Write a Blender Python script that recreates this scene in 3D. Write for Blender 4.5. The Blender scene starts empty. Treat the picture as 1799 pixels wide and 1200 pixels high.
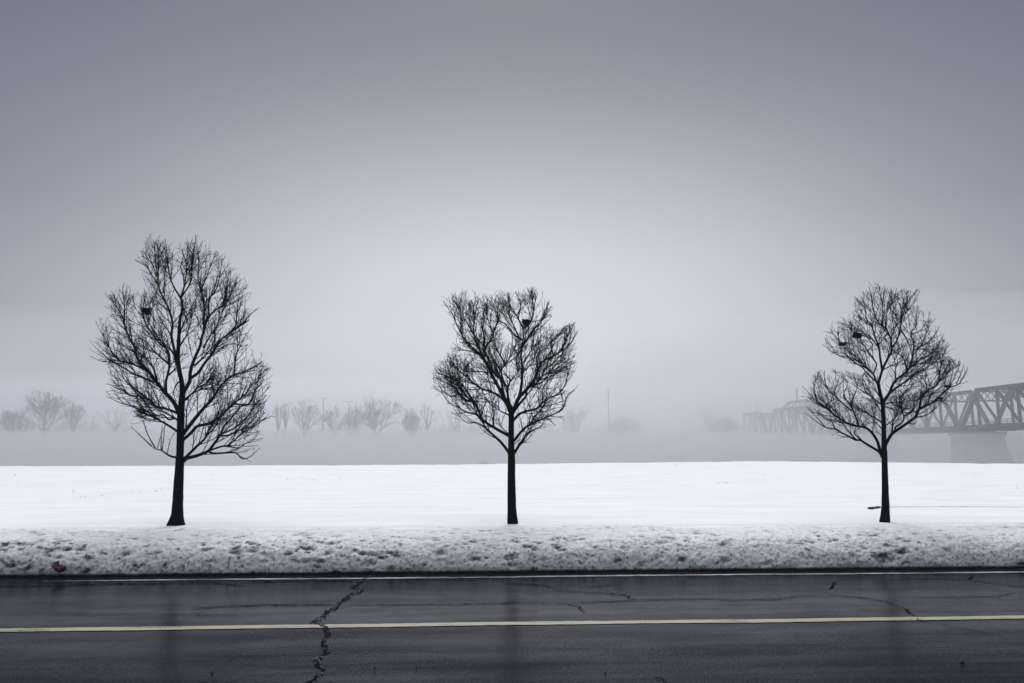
import bpy, math, random
import numpy as np
from math import radians as R

scene = bpy.context.scene
COL = scene.collection

# ------------------------------------------------------------------ camera
PITCH, YAW, EYE = R(8.3), R(-3.3), 2.0
FPX, CX, CY = 1329.0, 899.5, 600.0            # focal length in photo pixels
FWD = np.array([-math.sin(YAW) * math.cos(PITCH), math.cos(YAW) * math.cos(PITCH), math.sin(PITCH)])
RGT = np.array([math.cos(YAW), math.sin(YAW), 0.0])
UPV = np.cross(RGT, FWD)
CAM = np.array([0, 0, EYE])


def ray(x, y):
    return FWD * FPX + RGT * (x - CX) - UPV * (y - CY)


def on_z(x, y, z=0.0):
    d = ray(x, y)
    return CAM + d * ((z - EYE) / d[2])


def on_y(x, y, Y):
    d = ray(x, y)
    return CAM + d * (Y / d[1])


def at_depth(x, y, Z):
    return CAM + ray(x, y) * (Z / FPX)


_F, _R, _U = [tuple(map(float, q)) for q in (FWD, RGT, UPV)]


def to_px(p):
    x, y, z = p[0], p[1], p[2] - EYE
    w = x * _F[0] + y * _F[1] + z * _F[2]
    return CX + FPX * (x * _R[0] + y * _R[1]) / w, CY - FPX * (x * _U[0] + y * _U[1] + z * _U[2]) / w


cam_data = bpy.data.cameras.new('camera')
cam = bpy.data.objects.new('camera', cam_data)
COL.objects.link(cam)
cam.location = (0, 0, EYE)
cam.rotation_euler = (R(90) + PITCH, 0, YAW)
cam_data.sensor_width = 36
cam_data.lens = 36 * FPX / 1799
cam_data.clip_start = 0.1
cam_data.clip_end = 5000
scene.camera = cam


# ------------------------------------------------------------------ helpers
def tag(o, label=None, cat=None, group=None, kind=None):
    if label: o['label'] = label
    if cat: o['category'] = cat
    if group: o['group'] = group
    if kind: o['kind'] = kind
    return o


def empty(name, loc=(0, 0, 0)):
    o = bpy.data.objects.new(name, None)
    o.empty_display_size = 0.3
    COL.objects.link(o)
    o.location = loc
    return o


class MB:
    """collects shapes; build() links them as one mesh object"""

    def __init__(self):
        self.v, self.f = [], []

    def tube(self, pts, rad, n=6, cap=True):
        pts = [(float(p[0]), float(p[1]), float(p[2])) for p in pts]
        b = len(self.v)
        m = len(pts)
        cs = [(math.cos(2 * math.pi * k / n), math.sin(2 * math.pi * k / n)) for k in range(n)]
        u = None
        for i in range(m):
            p, q = pts[min(i + 1, m - 1)], pts[max(i - 1, 0)]
            t = (p[0] - q[0], p[1] - q[1], p[2] - q[2])
            l = math.sqrt(t[0] ** 2 + t[1] ** 2 + t[2] ** 2) + 1e-12
            t = (t[0] / l, t[1] / l, t[2] / l)
            if u is None:
                u = (t[1], -t[0], 0.0) if abs(t[2]) < .9 else (0.0, t[2], -t[1])
            else:
                d = u[0] * t[0] + u[1] * t[1] + u[2] * t[2]
                u = (u[0] - t[0] * d, u[1] - t[1] * d, u[2] - t[2] * d)
            l = math.sqrt(u[0] ** 2 + u[1] ** 2 + u[2] ** 2) + 1e-12
            u = (u[0] / l, u[1] / l, u[2] / l)
            w_ = (t[1] * u[2] - t[2] * u[1], t[2] * u[0] - t[0] * u[2], t[0] * u[1] - t[1] * u[0])
            c, r = pts[i], float(rad[i])
            for ca, sa in cs:
                self.v.append((c[0] + (u[0] * ca + w_[0] * sa) * r, c[1] + (u[1] * ca + w_[1] * sa) * r, c[2] + (u[2] * ca + w_[2] * sa) * r))
        for i in range(m - 1):
            for k in range(n):
                k2 = (k + 1) % n
                self.f.append((b + i * n + k, b + i * n + k2, b + (i + 1) * n + k2, b + (i + 1) * n + k))
        if cap:
            self.f.append(tuple(b + k for k in range(n - 1, -1, -1)))
            self.f.append(tuple(b + (m - 1) * n + k for k in range(n)))

    def beam(self, a, c, w, h, up=(0, 0, 1)):
        a, c = np.asarray(a, float), np.asarray(c, float)
        t = c - a
        t = t / np.linalg.norm(t)
        up = np.asarray(up, float)
        if abs(t @ up) > .98: up = np.array([1.0, 0, 0])
        s = np.cross(t, up); s /= np.linalg.norm(s)
        u = np.cross(s, t)
        b = len(self.v)
        for p in (a, c):
            for q, r in ((-1, -1), (1, -1), (1, 1), (-1, 1)):
                self.v.append(p + s * q * w / 2 + u * r * h / 2)
        for f in ((0, 3, 2, 1), (4, 5, 6, 7), (0, 1, 5, 4), (1, 2, 6, 5), (2, 3, 7, 6), (3, 0, 4, 7)):
            self.f.append(tuple(b + i for i in f))

    def poly_prism(self, low, top):
        b = len(self.v); n = len(low)
        self.v += [np.asarray(p, float) for p in low] + [np.asarray(p, float) for p in top]
        self.f.append(tuple(b + i for i in range(n - 1, -1, -1)))
        self.f.append(tuple(b + n + i for i in range(n)))
        for i in range(n):
            j = (i + 1) % n
            self.f.append((b + i, b + j, b + n + j, b + n + i))

    def build(self, name, mat, parent=None, smooth=False):
        me = bpy.data.meshes.new(name)
        me.from_pydata([tuple(map(float, p)) for p in self.v], [], self.f)
        me.materials.append(mat)
        if smooth: me.polygons.foreach_set('use_smooth', [True] * len(me.polygons))
        me.update()
        o = bpy.data.objects.new(name, me)
        COL.objects.link(o)
        if parent:
            o.parent = parent
            bpy.context.view_layer.update()
            o.matrix_parent_inverse = parent.matrix_world.inverted()
        return o


def grid_object(name, P, mat, smooth=True, attr=None, parent=None):
    """P: (rows, cols, 3) array"""
    r, c = P.shape[:2]
    me = bpy.data.meshes.new(name)
    idx = np.arange(r * c).reshape(r, c)
    q = np.stack([idx[:-1, :-1], idx[:-1, 1:], idx[1:, 1:], idx[1:, :-1]], -1).reshape(-1)
    nf = (r - 1) * (c - 1)
    me.vertices.add(r * c)
    me.vertices.foreach_set('co', P.astype(np.float32).reshape(-1))
    me.loops.add(nf * 4)
    me.loops.foreach_set('vertex_index', q.astype(np.int32))
    me.polygons.add(nf)
    me.polygons.foreach_set('loop_start', np.arange(0, nf * 4, 4, dtype=np.int32))
    me.polygons.foreach_set('loop_total', np.full(nf, 4, np.int32))
    me.polygons.foreach_set('use_smooth', np.full(nf, smooth))
    if attr is not None:
        a = me.attributes.new('dirt', 'FLOAT', 'POINT')
        a.data.foreach_set('value', attr.astype(np.float32).reshape(-1))
    me.update(calc_edges=True)
    me.validate()
    me.materials.append(mat)
    o = bpy.data.objects.new(name, me)
    COL.objects.link(o)
    if parent: o.parent = parent
    return o


def _hash(ix, iy, seed):
    h = (ix.astype(np.int64) * 374761393 + iy.astype(np.int64) * 668265263 + seed * 1442695041) & 0xFFFFFFFF
    h = ((h ^ (h >> 13)) * 1274126177) & 0xFFFFFFFF
    return h ^ (h >> 16)


def perlin(x, y, seed=0):
    x, y = np.broadcast_arrays(np.asarray(x, float), np.asarray(y, float))
    x0, y0 = np.floor(x), np.floor(y)
    fx, fy = x - x0, y - y0

    def g(dx, dy):
        a = _hash(x0 + dx, y0 + dy, seed) / 4294967296.0 * 2 * math.pi
        return np.cos(a) * (fx - dx) + np.sin(a) * (fy - dy)
    u, v = fx ** 3 * (fx * (fx * 6 - 15) + 10), fy ** 3 * (fy * (fy * 6 - 15) + 10)
    a = g(0, 0) * (1 - u) + g(1, 0) * u
    b = g(0, 1) * (1 - u) + g(1, 1) * u
    return (a * (1 - v) + b * v) * 1.4


def fbm(x, y, seed=0, octv=4, gain=.5):
    s, a, t = 0, 1, 0
    for k in range(octv):
        s = s + a * perlin(x * 2 ** k + 17.3 * k, y * 2 ** k - 9.1 * k, seed + k)
        t += a
        a *= gain
    return s / t


def sstep(a, b, x):
    t = np.clip((x - a) / (b - a), 0, 1)
    return t * t * (3 - 2 * t)


# ------------------------------------------------------------------ materials
def new_mat(name):
    m = bpy.data.materials.new(name)
    m.use_nodes = True
    nt = m.node_tree
    nt.nodes.clear()
    out = nt.nodes.new('ShaderNodeOutputMaterial')
    b = nt.nodes.new('ShaderNodeBsdfPrincipled')
    nt.links.new(b.outputs[0], out.inputs[0])
    return m, nt, b


def nd(nt, kind, **kw):
    n = nt.nodes.new(kind)
    for k, v in kw.items():
        if k in n.inputs.keys(): n.inputs[k].default_value = v
        else: setattr(n, k, v)
    return n


def coords(nt, scale=(1, 1, 1)):
    t = nd(nt, 'ShaderNodeTexCoord')
    m = nd(nt, 'ShaderNodeMapping')
    m.inputs['Scale'].default_value = scale
    nt.links.new(t.outputs['Object'], m.inputs['Vector'])
    return m.outputs[0]


def noise(nt, vec, scale, detail=3, rough=.5):
    n = nd(nt, 'ShaderNodeTexNoise', Scale=scale, Detail=detail, Roughness=rough)
    nt.links.new(vec, n.inputs['Vector'])
    return n.outputs['Fac']


def ramp(nt, fac, stops):
    r = nd(nt, 'ShaderNodeValToRGB')
    e = r.color_ramp.elements
    while len(e) < len(stops): e.new(.5)
    for q, (p, c) in zip(e, stops):
        q.position = p
        q.color = (*c, 1) if not isinstance(c, (int, float)) else (c, c, c, 1)
    nt.links.new(fac, r.inputs[0])
    return r.outputs[0]


def mix(nt, fac, a, b):
    m = nd(nt, 'ShaderNodeMix', data_type='RGBA')
    for s, v in ((0, fac), (6, a), (7, b)):
        if hasattr(v, 'is_linked'): nt.links.new(v, m.inputs[s])
        else: m.inputs[s].default_value = v if isinstance(v, (int, float)) else (*v, 1)
    return m.outputs[2]


def math_n(nt, op, a, b=None, c=None, clamp=False):
    m = nd(nt, 'ShaderNodeMath', operation=op, use_clamp=clamp)
    for i, v in enumerate((a, b, c)):
        if v is None: continue
        if hasattr(v, 'is_linked'): nt.links.new(v, m.inputs[i])
        else: m.inputs[i].default_value = v
    return m.outputs[0]


def bump(nt, b, h, strength, dist):
    n = nd(nt, 'ShaderNodeBump', Strength=strength, Distance=dist)
    nt.links.new(h, n.inputs['Height'])
    nt.links.new(n.outputs[0], b.inputs['Normal'])


def mat_simple(name, col, rough=.8, var=.25, scale=6, spec=.3, bmp=0):
    m, nt, b = new_mat(name)
    v = coords(nt)
    f = noise(nt, v, scale, 4)
    lo, hi = [c * (1 - var) for c in col], [min(1, c * (1 + var)) for c in col]
    nt.links.new(ramp(nt, f, [(.3, lo), (.7, hi)]), b.inputs['Base Color'])
    b.inputs['Roughness'].default_value = rough
    b.inputs['Specular IOR Level'].default_value = spec
    if bmp: bump(nt, b, f, 1.0, bmp)
    return m


def mat_bark():
    m, nt, b = new_mat('dark_bark')
    v = coords(nt, (1, 1, .22))
    f = noise(nt, v, 38, 5, .65)
    g = noise(nt, coords(nt), 5, 3)
    c = ramp(nt, f, [(.32, (.0022, .0023, .0048)), (.72, (.0095, .0098, .0165))])
    nt.links.new(mix(nt, math_n(nt, 'MULTIPLY', g, .35), c, (.012, .0125, .019)), b.inputs['Base Color'])
    b.inputs['Roughness'].default_value = .85
    b.inputs['Specular IOR Level'].default_value = .05
    bump(nt, b, f, .9, .02)
    return m


def mat_snow():
    m, nt, b = new_mat('clean_snow')
    v = coords(nt, (.25, 1, 1))
    f = noise(nt, v, 1.3, 5, .6)
    g = noise(nt, coords(nt), 60, 3, .6)
    nt.links.new(ramp(nt, f, [(.3, (.83, .838, .844)), (.6, (.93, .932, .928))]), b.inputs['Base Color'])
    b.inputs['Roughness'].default_value = .75
    b.inputs['Specular IOR Level'].default_value = .25
    h = math_n(nt, 'ADD', math_n(nt, 'MULTIPLY', f, 1.0), math_n(nt, 'MULTIPLY', g, .15))
    bump(nt, b, h, .35, .05)
    return m


def mat_dirty_snow():
    m, nt, b = new_mat('dirty_snow')
    at = nd(nt, 'ShaderNodeAttribute', attribute_name='dirt')
    v = coords(nt)
    f1 = noise(nt, v, 48, 4, .75)
    f2 = noise(nt, v, 9, 4, .6)
    d = math_n(nt, 'MULTIPLY_ADD', math_n(nt, 'SUBTRACT', f1, .5), .9, at.outputs['Fac'])
    d = math_n(nt, 'MULTIPLY_ADD', math_n(nt, 'SUBTRACT', f2, .5), .4, d)
    f3 = noise(nt, v, 130, 2, .7)
    d = math_n(nt, 'MULTIPLY_ADD', math_n(nt, 'SUBTRACT', f3, .5), math_n(nt, 'MULTIPLY_ADD', at.outputs['Fac'], 1.6, .1), d)
    c = ramp(nt, d, [(0.0, (.84, .845, .85)), (.28, (.64, .645, .648)), (.6, (.27, .267, .265)), (1.0, (.05, .048, .047))])
    nt.links.new(c, b.inputs['Base Color'])
    b.inputs['Roughness'].default_value = .7
    b.inputs['Specular IOR Level'].default_value = .3
    bump(nt, b, f1, .5, .012)
    return m


def mat_asphalt():
    """dark aggregate with a broken film of water on it"""
    m, nt, b = new_mat('wet_asphalt')
    out = [n for n in nt.nodes if n.type == 'OUTPUT_MATERIAL'][0]
    v = coords(nt)
    fine = noise(nt, coords(nt, (1, .62, 1)), 40, 4, .85)
    grit = noise(nt, v, 110, 2, .7)
    wet = noise(nt, coords(nt, (.3, 2.0, 1)), 1.1, 5, .62)
    mott = noise(nt, v, 3.2, 4, .6)
    c = ramp(nt, fine, [(.34, (.0035, .004, .0075)), (.54, (.0065, .0075, .0150)), (.60, (.030, .034, .058)), (.71, (.13, .14, .19))])
    nt.links.new(c, b.inputs['Base Color'])
    b.inputs['Roughness'].default_value = .75
    b.inputs['Specular IOR Level'].default_value = .04
    h = math_n(nt, 'ADD', fine, math_n(nt, 'MULTIPLY', grit, .6))
    bump(nt, b, h, .8, .014)
    film = nd(nt, 'ShaderNodeBsdfPrincipled')
    film.inputs['Base Color'].default_value = (.003, .0038, .0075, 1)
    film.inputs['IOR'].default_value = 1.20
    nt.links.new(math_n(nt, 'MULTIPLY_ADD', mott, .20, .09), film.inputs['Roughness'])
    bn = nd(nt, 'ShaderNodeBump', Strength=.12, Distance=.006)
    nt.links.new(h, bn.inputs['Height'])
    nt.links.new(bn.outputs[0], film.inputs['Normal'])
    pos = nd(nt, 'ShaderNodeSeparateXYZ')
    nt.links.new(v, pos.inputs[0])
    mr = nd(nt, 'ShaderNodeMapRange')                 # near lane's vignette darkening, put in as a thinner water film
    for q, w_ in zip((1, 2, 3, 4), (6.4, 12.0, .22, .94)): mr.inputs[q].default_value = w_
    nt.links.new(pos.outputs[1], mr.inputs[0])
    near_dim = mr.outputs[0]
    cover = math_n(nt, 'MULTIPLY_ADD', math_n(nt, 'SUBTRACT', wet, .5), 1.4, near_dim)
    cover = math_n(nt, 'MULTIPLY_ADD', math_n(nt, 'SUBTRACT', .5, fine), 2.2, cover)
    cover = math_n(nt, 'MINIMUM', math_n(nt, 'MAXIMUM', cover, .06), .92)
    ms = nd(nt, 'ShaderNodeMixShader')
    nt.links.new(cover, ms.inputs[0])
    nt.links.new(b.outputs[0], ms.inputs[1])
    nt.links.new(film.outputs[0], ms.inputs[2])
    nt.links.new(ms.outputs[0], out.inputs[0])
    return m


def mat_paint(name, col, wear):
    m, nt, b = new_mat(name)
    v = coords(nt)
    f = noise(nt, v, 55, 4, .75)
    g = noise(nt, coords(nt, (.5, 3, 1)), 2.2, 4, .6)
    d = math_n(nt, 'ADD', math_n(nt, 'MULTIPLY', f, .55), math_n(nt, 'MULTIPLY', g, .6))
    c = ramp(nt, d, [(wear - .10, (.03, .03, .034)), (wear + .02, col), (1.0, [min(1, q * 1.15) for q in col])])
    nt.links.new(c, b.inputs['Base Color'])
    b.inputs['Roughness'].default_value = .45
    b.inputs['Specular IOR Level'].default_value = .35
    bump(nt, b, f, .4, .008)
    return m


BARK = mat_bark()
SNOW = mat_snow()
DSNOW = mat_dirty_snow()
ASPHALT = mat_asphalt()
YELLOW = mat_paint('worn_yellow_paint', (.40, .375, .25), .545)
WHITE = mat_paint('worn_white_paint', (.48, .49, .51), .60)
CRACK = mat_simple('open_crack', (.0025, .0025, .003), .95, .3, 30, .05)
GUTTER = mat_simple('wet_gutter_and_shade', (.008, .008, .009), .6, .5, 18, .2, .02)
STEEL = mat_simple('old_grey_steel', (.075, .080, .095), .8, .35, .8, .15)
STONE = mat_simple('pier_stone', (.12, .117, .13), .9, .3, .6, .1)
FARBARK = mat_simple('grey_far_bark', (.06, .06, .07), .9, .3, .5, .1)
NESTM = mat_simple('nest_sticks', (.006, .006, .008), .9, .5, 30, .1)
GRASS = mat_simple('dry_grass', (.09, .075, .05), .9, .4, 20, .1)
WOOD = mat_simple('grey_fallen_wood', (.05, .05, .052), .85, .4, 14, .15)
LITTER = mat_simple('crumpled_litter', (.085, .048, .048), .6, .5, 14, .3)
WATER = mat_simple('river_water', (.03, .036, .042), .12, .2, .05, .5)
PEB = mat_simple('dark_pebble', (.008, .008, .009), .7, .4, 40, .2)


# ------------------------------------------------------------------ world, sun, air
GLOW_AZ = R(3.3)          # the brightest patch of cloud (clockwise from +Y)
w = bpy.data.worlds.new('World')
scene.world = w
w.use_nodes = True
nt = w.node_tree
nt.nodes.clear()
wo = nt.nodes.new('ShaderNodeOutputWorld')
bg = nt.nodes.new('ShaderNodeBackground')
nt.links.new(bg.outputs[0], wo.inputs[0])
SUN_EL, SUN_AZ = R(48), R(3.3)
sky = nd(nt, 'ShaderNodeTexSky', sky_type='NISHITA')
sky.sun_disc = False
sky.sun_elevation = SUN_EL
sky.sun_rotation = SUN_AZ
sky.air_density, sky.dust_density = 1.0, 3.0
tc = nd(nt, 'ShaderNodeTexCoord')
sp = nd(nt, 'ShaderNodeSeparateXYZ')
nt.links.new(tc.outputs['Generated'], sp.inputs[0])
az = math_n(nt, 'SUBTRACT', math_n(nt, 'ARCTAN2', sp.outputs[0], sp.outputs[1]), GLOW_AZ)
el = math_n(nt, 'ARCSINE', sp.outputs[2])
cl = nd(nt, 'ShaderNodeTexNoise', Scale=2.2, Detail=4, Roughness=.5)
nt.links.new(tc.outputs['Generated'], cl.inputs['Vector'])
GA, GB, GE = R(32), R(13.8), R(10.5)
low = math_n(nt, 'MINIMUM', math_n(nt, 'MAXIMUM', math_n(nt, 'DIVIDE', el, R(17)), 0.0), 1.0)       # 0 at the horizon, 1 at the glow's height
q1 = math_n(nt, 'POWER', math_n(nt, 'ABSOLUTE', math_n(nt, 'DIVIDE', az, GA)), 2.0)
q1 = math_n(nt, 'MULTIPLY', q1, math_n(nt, 'MULTIPLY_ADD', low, .66, .38))
up_ = math_n(nt, 'MAXIMUM', math_n(nt, 'SUBTRACT', el, GE), 0.0)
dn_ = math_n(nt, 'MAXIMUM', math_n(nt, 'SUBTRACT', GE, el), 0.0)
q2 = math_n(nt, 'ADD', math_n(nt, 'POWER', math_n(nt, 'DIVIDE', up_, GB), 2.0), math_n(nt, 'POWER', math_n(nt, 'DIVIDE', dn_, R(24)), 2.0))
g = math_n(nt, 'EXPONENT', math_n(nt, 'MULTIPLY', math_n(nt, 'ADD', q1, q2), -1.0))
cloud = mix(nt, g, (.120, .136, .190), (.675, .715, .765))
zen = ramp(nt, math_n(nt, 'DIVIDE', el, R(90)), [(.44, 0.0), (.80, 1.0)])       # thinner cloud overhead
cloud = mix(nt, zen, cloud, (1.70, 1.75, 1.82))
cv = math_n(nt, 'MULTIPLY_ADD', math_n(nt, 'SUBTRACT', cl.outputs['Fac'], .5), .10, 1.0)
sc_ = nd(nt, 'ShaderNodeVectorMath', operation='SCALE')
nt.links.new(cloud, sc_.inputs[0])
nt.links.new(math_n(nt, 'MULTIPLY', cv, 10.0), sc_.inputs['Scale'])             # Background strength is 0.1
nt.links.new(mix(nt, .965, sky.outputs[0], sc_.outputs[0]), bg.inputs[0])
bg.inputs[1].default_value = .1

sun_d = bpy.data.lights.new('sun', 'SUN')
sun = bpy.data.objects.new('sun', sun_d)
COL.objects.link(sun)
sun_d.energy = 1.3
sun_d.angle = R(25)
sun_d.color = (1, .97, .93)
sun.rotation_euler = (R(90) - SUN_EL, 0, math.pi - SUN_AZ)
sun.location = (0, 0, 60)

scene.view_settings.view_transform = 'Standard'
scene.view_settings.look = 'None'
scene.view_settings.exposure = 0
scene.view_settings.gamma = 1
scene.cycles.volume_bounces = 4
scene.cycles.max_bounces = 8


def fog_material(name, dens, col, aniso):
    m = bpy.data.materials.new(name)
    m.use_nodes = True
    t = m.node_tree
    t.nodes.clear()
    o = t.nodes.new('ShaderNodeOutputMaterial')
    p = t.nodes.new('ShaderNodeVolumePrincipled')
    p.inputs['Density'].default_value = dens
    p.inputs['Color'].default_value = (*col, 1)
    p.inputs['Anisotropy'].default_value = aniso
    t.links.new(p.outputs[0], o.inputs['Volume'])
    return m


def closed_box(name, x0, x1, y0, y1, z0, z1, mat):
    b = MB()
    b.poly_prism([(x0, y0, z0), (x1, y0, z0), (x1, y1, z0), (x0, y1, z0)], [(x0, y0, z1), (x1, y0, z1), (x1, y1, z1), (x0, y1, z1)])
    return b.build(name, mat)


tag(closed_box('haze', -460, 460, -70, 660, -6.0, 31, fog_material('thin_haze', .0007, (.93, .945, 1.0), .6)), 'thin grey winter haze filling the air over road, field and river', 'haze', kind='stuff')


def fog_bank(name, label, x0, x1, y0, y1, z0, top, dens, seed, amp, front, aniso=.3):
    """a low bank of river fog: closed mesh with an undulating top that thins towards this shore"""
    nx, ny = 60, 26
    X = np.linspace(x0, x1, nx)
    Y = np.linspace(y0, y1, ny)
    gx, gy = np.meshgrid(X, Y)
    if front < 0:                                # a wedge: the mist stands higher the farther out it lies
        T = .4 + (top - .4) * (gy - y0) / (y1 - y0) + amp * fbm(gx / 70, gy / 60, seed, 2) * sstep(y0, y0 + 80, gy)
    else:
        T = top + amp * fbm(gx / 55, gy / 45, seed, 3)
        T = z0 + (T - z0) * (.12 + .88 * sstep(y0, y0 + front, gy))
    b = MB()
    n = nx * ny
    b.v = [(float(gx[i, j]), float(gy[i, j]), float(T[i, j])) for i in range(ny) for j in range(nx)]
    b.v += [(float(gx[i, j]), float(gy[i, j]), z0) for i in range(ny) for j in range(nx)]
    for i in range(ny - 1):
        for j in range(nx - 1):
            a = i * nx + j
            b.f.append((a, a + 1, a + nx + 1, a + nx))
            b.f.append((n + a, n + a + nx, n + a + nx + 1, n + a + 1))
    rim = [j for j in range(nx)] + [i * nx + nx - 1 for i in range(1, ny)] + [(ny - 1) * nx + j for j in range(nx - 2, -1, -1)] + [i * nx for i in range(ny - 2, 0, -1)]
    for k in range(len(rim)):
        p, q = rim[k], rim[(k + 1) % len(rim)]
        b.f.append((p, n + p, n + q, q))
    o = b.build(name, fog_material(name + '_air', dens, (.955, .962, 1.0), aniso))
    return tag(o, label, 'fog', kind='stuff')


fog_bank('river_mist', 'pale veil of mist standing over the river behind the field', -400, 400, 84, 470, -5.2, 92, .0015, 5, 3, -1, .7)
fog_bank('river_mist', 'lower thicker veil of mist over the river behind the field', -402, 402, 82, 478, -5.15, 50, .0044, 15, 3, -1, .7)
fog_bank('low_mist', 'low layer of mist lying close over the river water', -405, 405, 88, 465, -5.25, 5.9, .022, 6, 1.2, 50)
fog_bank('fog_bank', 'dense low fog bank lying along the far shore below the bare trees', -430, 430, 170, 500, -5.3, 11.8, .014, 9, 2.4, 130)


def mist_patch(label, X, Z, zc, rx, ry, rz, dens):
    b = MB()
    c, sn = math.cos(YAW), math.sin(YAW)
    cx_, cy_ = c * X - sn * Z, sn * X + c * Z
    n1, n2 = 48, 24
    for i in range(n2 + 1):
        th = math.pi * i / n2
        for k in range(n1):
            a = 2 * math.pi * k / n1
            r = 1 + .10 * float(fbm(np.array([math.cos(a) * 1.3 + 4]), np.array([math.sin(a) * 1.3 + th]), 19, 2)[0])
            b.v.append((cx_ + rx * r * math.sin(th) * math.cos(a), cy_ + ry * r * math.sin(th) * math.sin(a), max(-5.4, zc - rz * r * math.cos(th))))
    for i in range(n2):
        for k in range(n1):
            b.f.append((i * n1 + k, i * n1 + (k + 1) % n1, (i + 1) * n1 + (k + 1) % n1, (i + 1) * n1 + k))
    return tag(b.build('mist_patch', fog_material('mist_patch_air', dens, (.955, .962, 1.0), .5), smooth=True), label, 'fog', kind='stuff')


mist_patch('soft patch of mist hanging round the river bridge', 100, 188, 3, 100, 90, 36, .0064)

# ------------------------------------------------------------------ road
Y_YEL, Y_WHT, Y_BANK = 9.24, 12.61, 12.92


def sheet(name, x0, x1, y0, y1, z, mat, nx=40, ny=12, amp=0.0, seed=1):
    gx, gy = np.meshgrid(np.linspace(x0, x1, nx), np.linspace(y0, y1, ny))
    gz = np.full_like(gx, z)
    if amp: gz = gz + amp * fbm(gx * .5, gy * 1.1, seed, 3)
    return tag(grid_object(name, np.stack([gx, gy, gz], -1), mat), kind='structure')


def road_z(x, y):
    return .012 * fbm(np.asarray(x) * .35, np.asarray(y) * .9, 21, 3)


gx, gy = np.meshgrid(np.concatenate([np.linspace(-200, -19, 20), np.linspace(-18, 18, 520), np.linspace(19, 200, 20)]), np.linspace(4.6, 13.9, 150))
P = np.stack([gx, gy, road_z(gx, gy)], -1)
tag(grid_object('road', P, ASPHALT), 'wet dark cracked two lane asphalt road', 'road', kind='structure')


def ribbon(name, xs, yc, wid, lift, mat, ragged=0.0, seed=0):
    k = 7
    P = np.zeros((k, len(xs), 3))
    rg = [ragged * fbm(xs * 6, xs * 0 + 3.3 * s, seed + s, 3) for s in (0, 1)]
    for i in range(k):
        t = i / (k - 1)
        y = yc - wid / 2 + wid * t + rg[0] * (1 - t) + rg[1] * t
        P[i] = np.stack([xs, y, road_z(xs, y) + lift], -1)
    return grid_object(name, P, mat)


xs = np.linspace(-60, 60, 3000)
yel = Y_YEL + .018 * fbm(xs * .25, xs * 0, 3, 2)
tag(ribbon('centre_line', xs, yel, .165, .006, YELLOW, .018, 5), 'worn pale yellow line painted along the middle of the road', 'road marking', kind='structure')
xs = np.linspace(-6.6, 60, 2200)
tag(ribbon('edge_line', xs, Y_WHT + .012 * fbm(xs * .3, xs * 0, 8, 2), .11 * sstep(-6.8, -4.9, xs) + .004, .005, WHITE, .03, 9), 'thin worn white line painted near the far road edge', 'road marking', kind='structure')

rng = random.Random(4)


def crack(px_pts, width, wob=.02, seed=0, even=1.0):
    """an open crack in the asphalt, as a ragged strip lying in the surface"""
    g = [on_z(x, y)[:2] for x, y in px_pts]
    pts = [g[0]]
    for a, b in zip(g[:-1], g[1:]):
        n = max(2, int(np.linalg.norm(b - a) / .022))
        for i in range(1, n + 1): pts.append(a + (b - a) * i / n)
    pts = np.array(pts)
    s = np.arange(len(pts)) * .022
    d = np.gradient(pts, axis=0)
    d /= np.linalg.norm(d, axis=1)[:, None] + 1e-9
    nrm = np.stack([-d[:, 1], d[:, 0]], -1)
    pts = pts + nrm * (wob * (fbm(s * 4.5, s * 0 + seed, seed, 4, .7) + .8 * fbm(s * 13, s * 0 + seed, seed + 3, 3, .7)))[:, None]
    m = len(pts)
    width = width * (even + (1 - even) * np.abs(d[:, 0]))
    end = np.minimum(1, np.minimum(np.arange(m), np.arange(m)[::-1]) / 8.0)
    wa = width * (.38 + 1.9 * np.abs(fbm(s * 9, s * 0 + 5.5, seed + 11, 4, .8)) * 1.6) * (.1 + .9 * end)
    wb = width * (.38 + 1.9 * np.abs(fbm(s * 11, s * 0 + 8.5, seed + 12, 4, .8)) * 1.6) * (.1 + .9 * end)
    P = np.zeros((2, m, 3))
    for i, (sg, ww) in enumerate(((-1, wa), (1, wb))):
        q = pts + nrm * (sg * ww / 2)[:, None]
        P[i] = np.stack([q[:, 0], q[:, 1], road_z(q[:, 0], q[:, 1]) + .0095], -1)
    return P


def crack_object(name, label, plist, group='cracks in the road'):
    v, f = [], []
    for P in plist:
        b = len(v); m = P.shape[1]
        v += [tuple(p) for p in P.reshape(-1, 3)]
        f += [(b + i, b + i + 1, b + m + i + 1, b + m + i) for i in range(m - 1)]
    me = bpy.data.meshes.new(name)
    me.from_pydata(v, [], f)
    me.materials.append(CRACK)
    o = bpy.data.objects.new(name, me)
    COL.objects.link(o)
    return tag(o, label, 'crack', group, 'structure')


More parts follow.
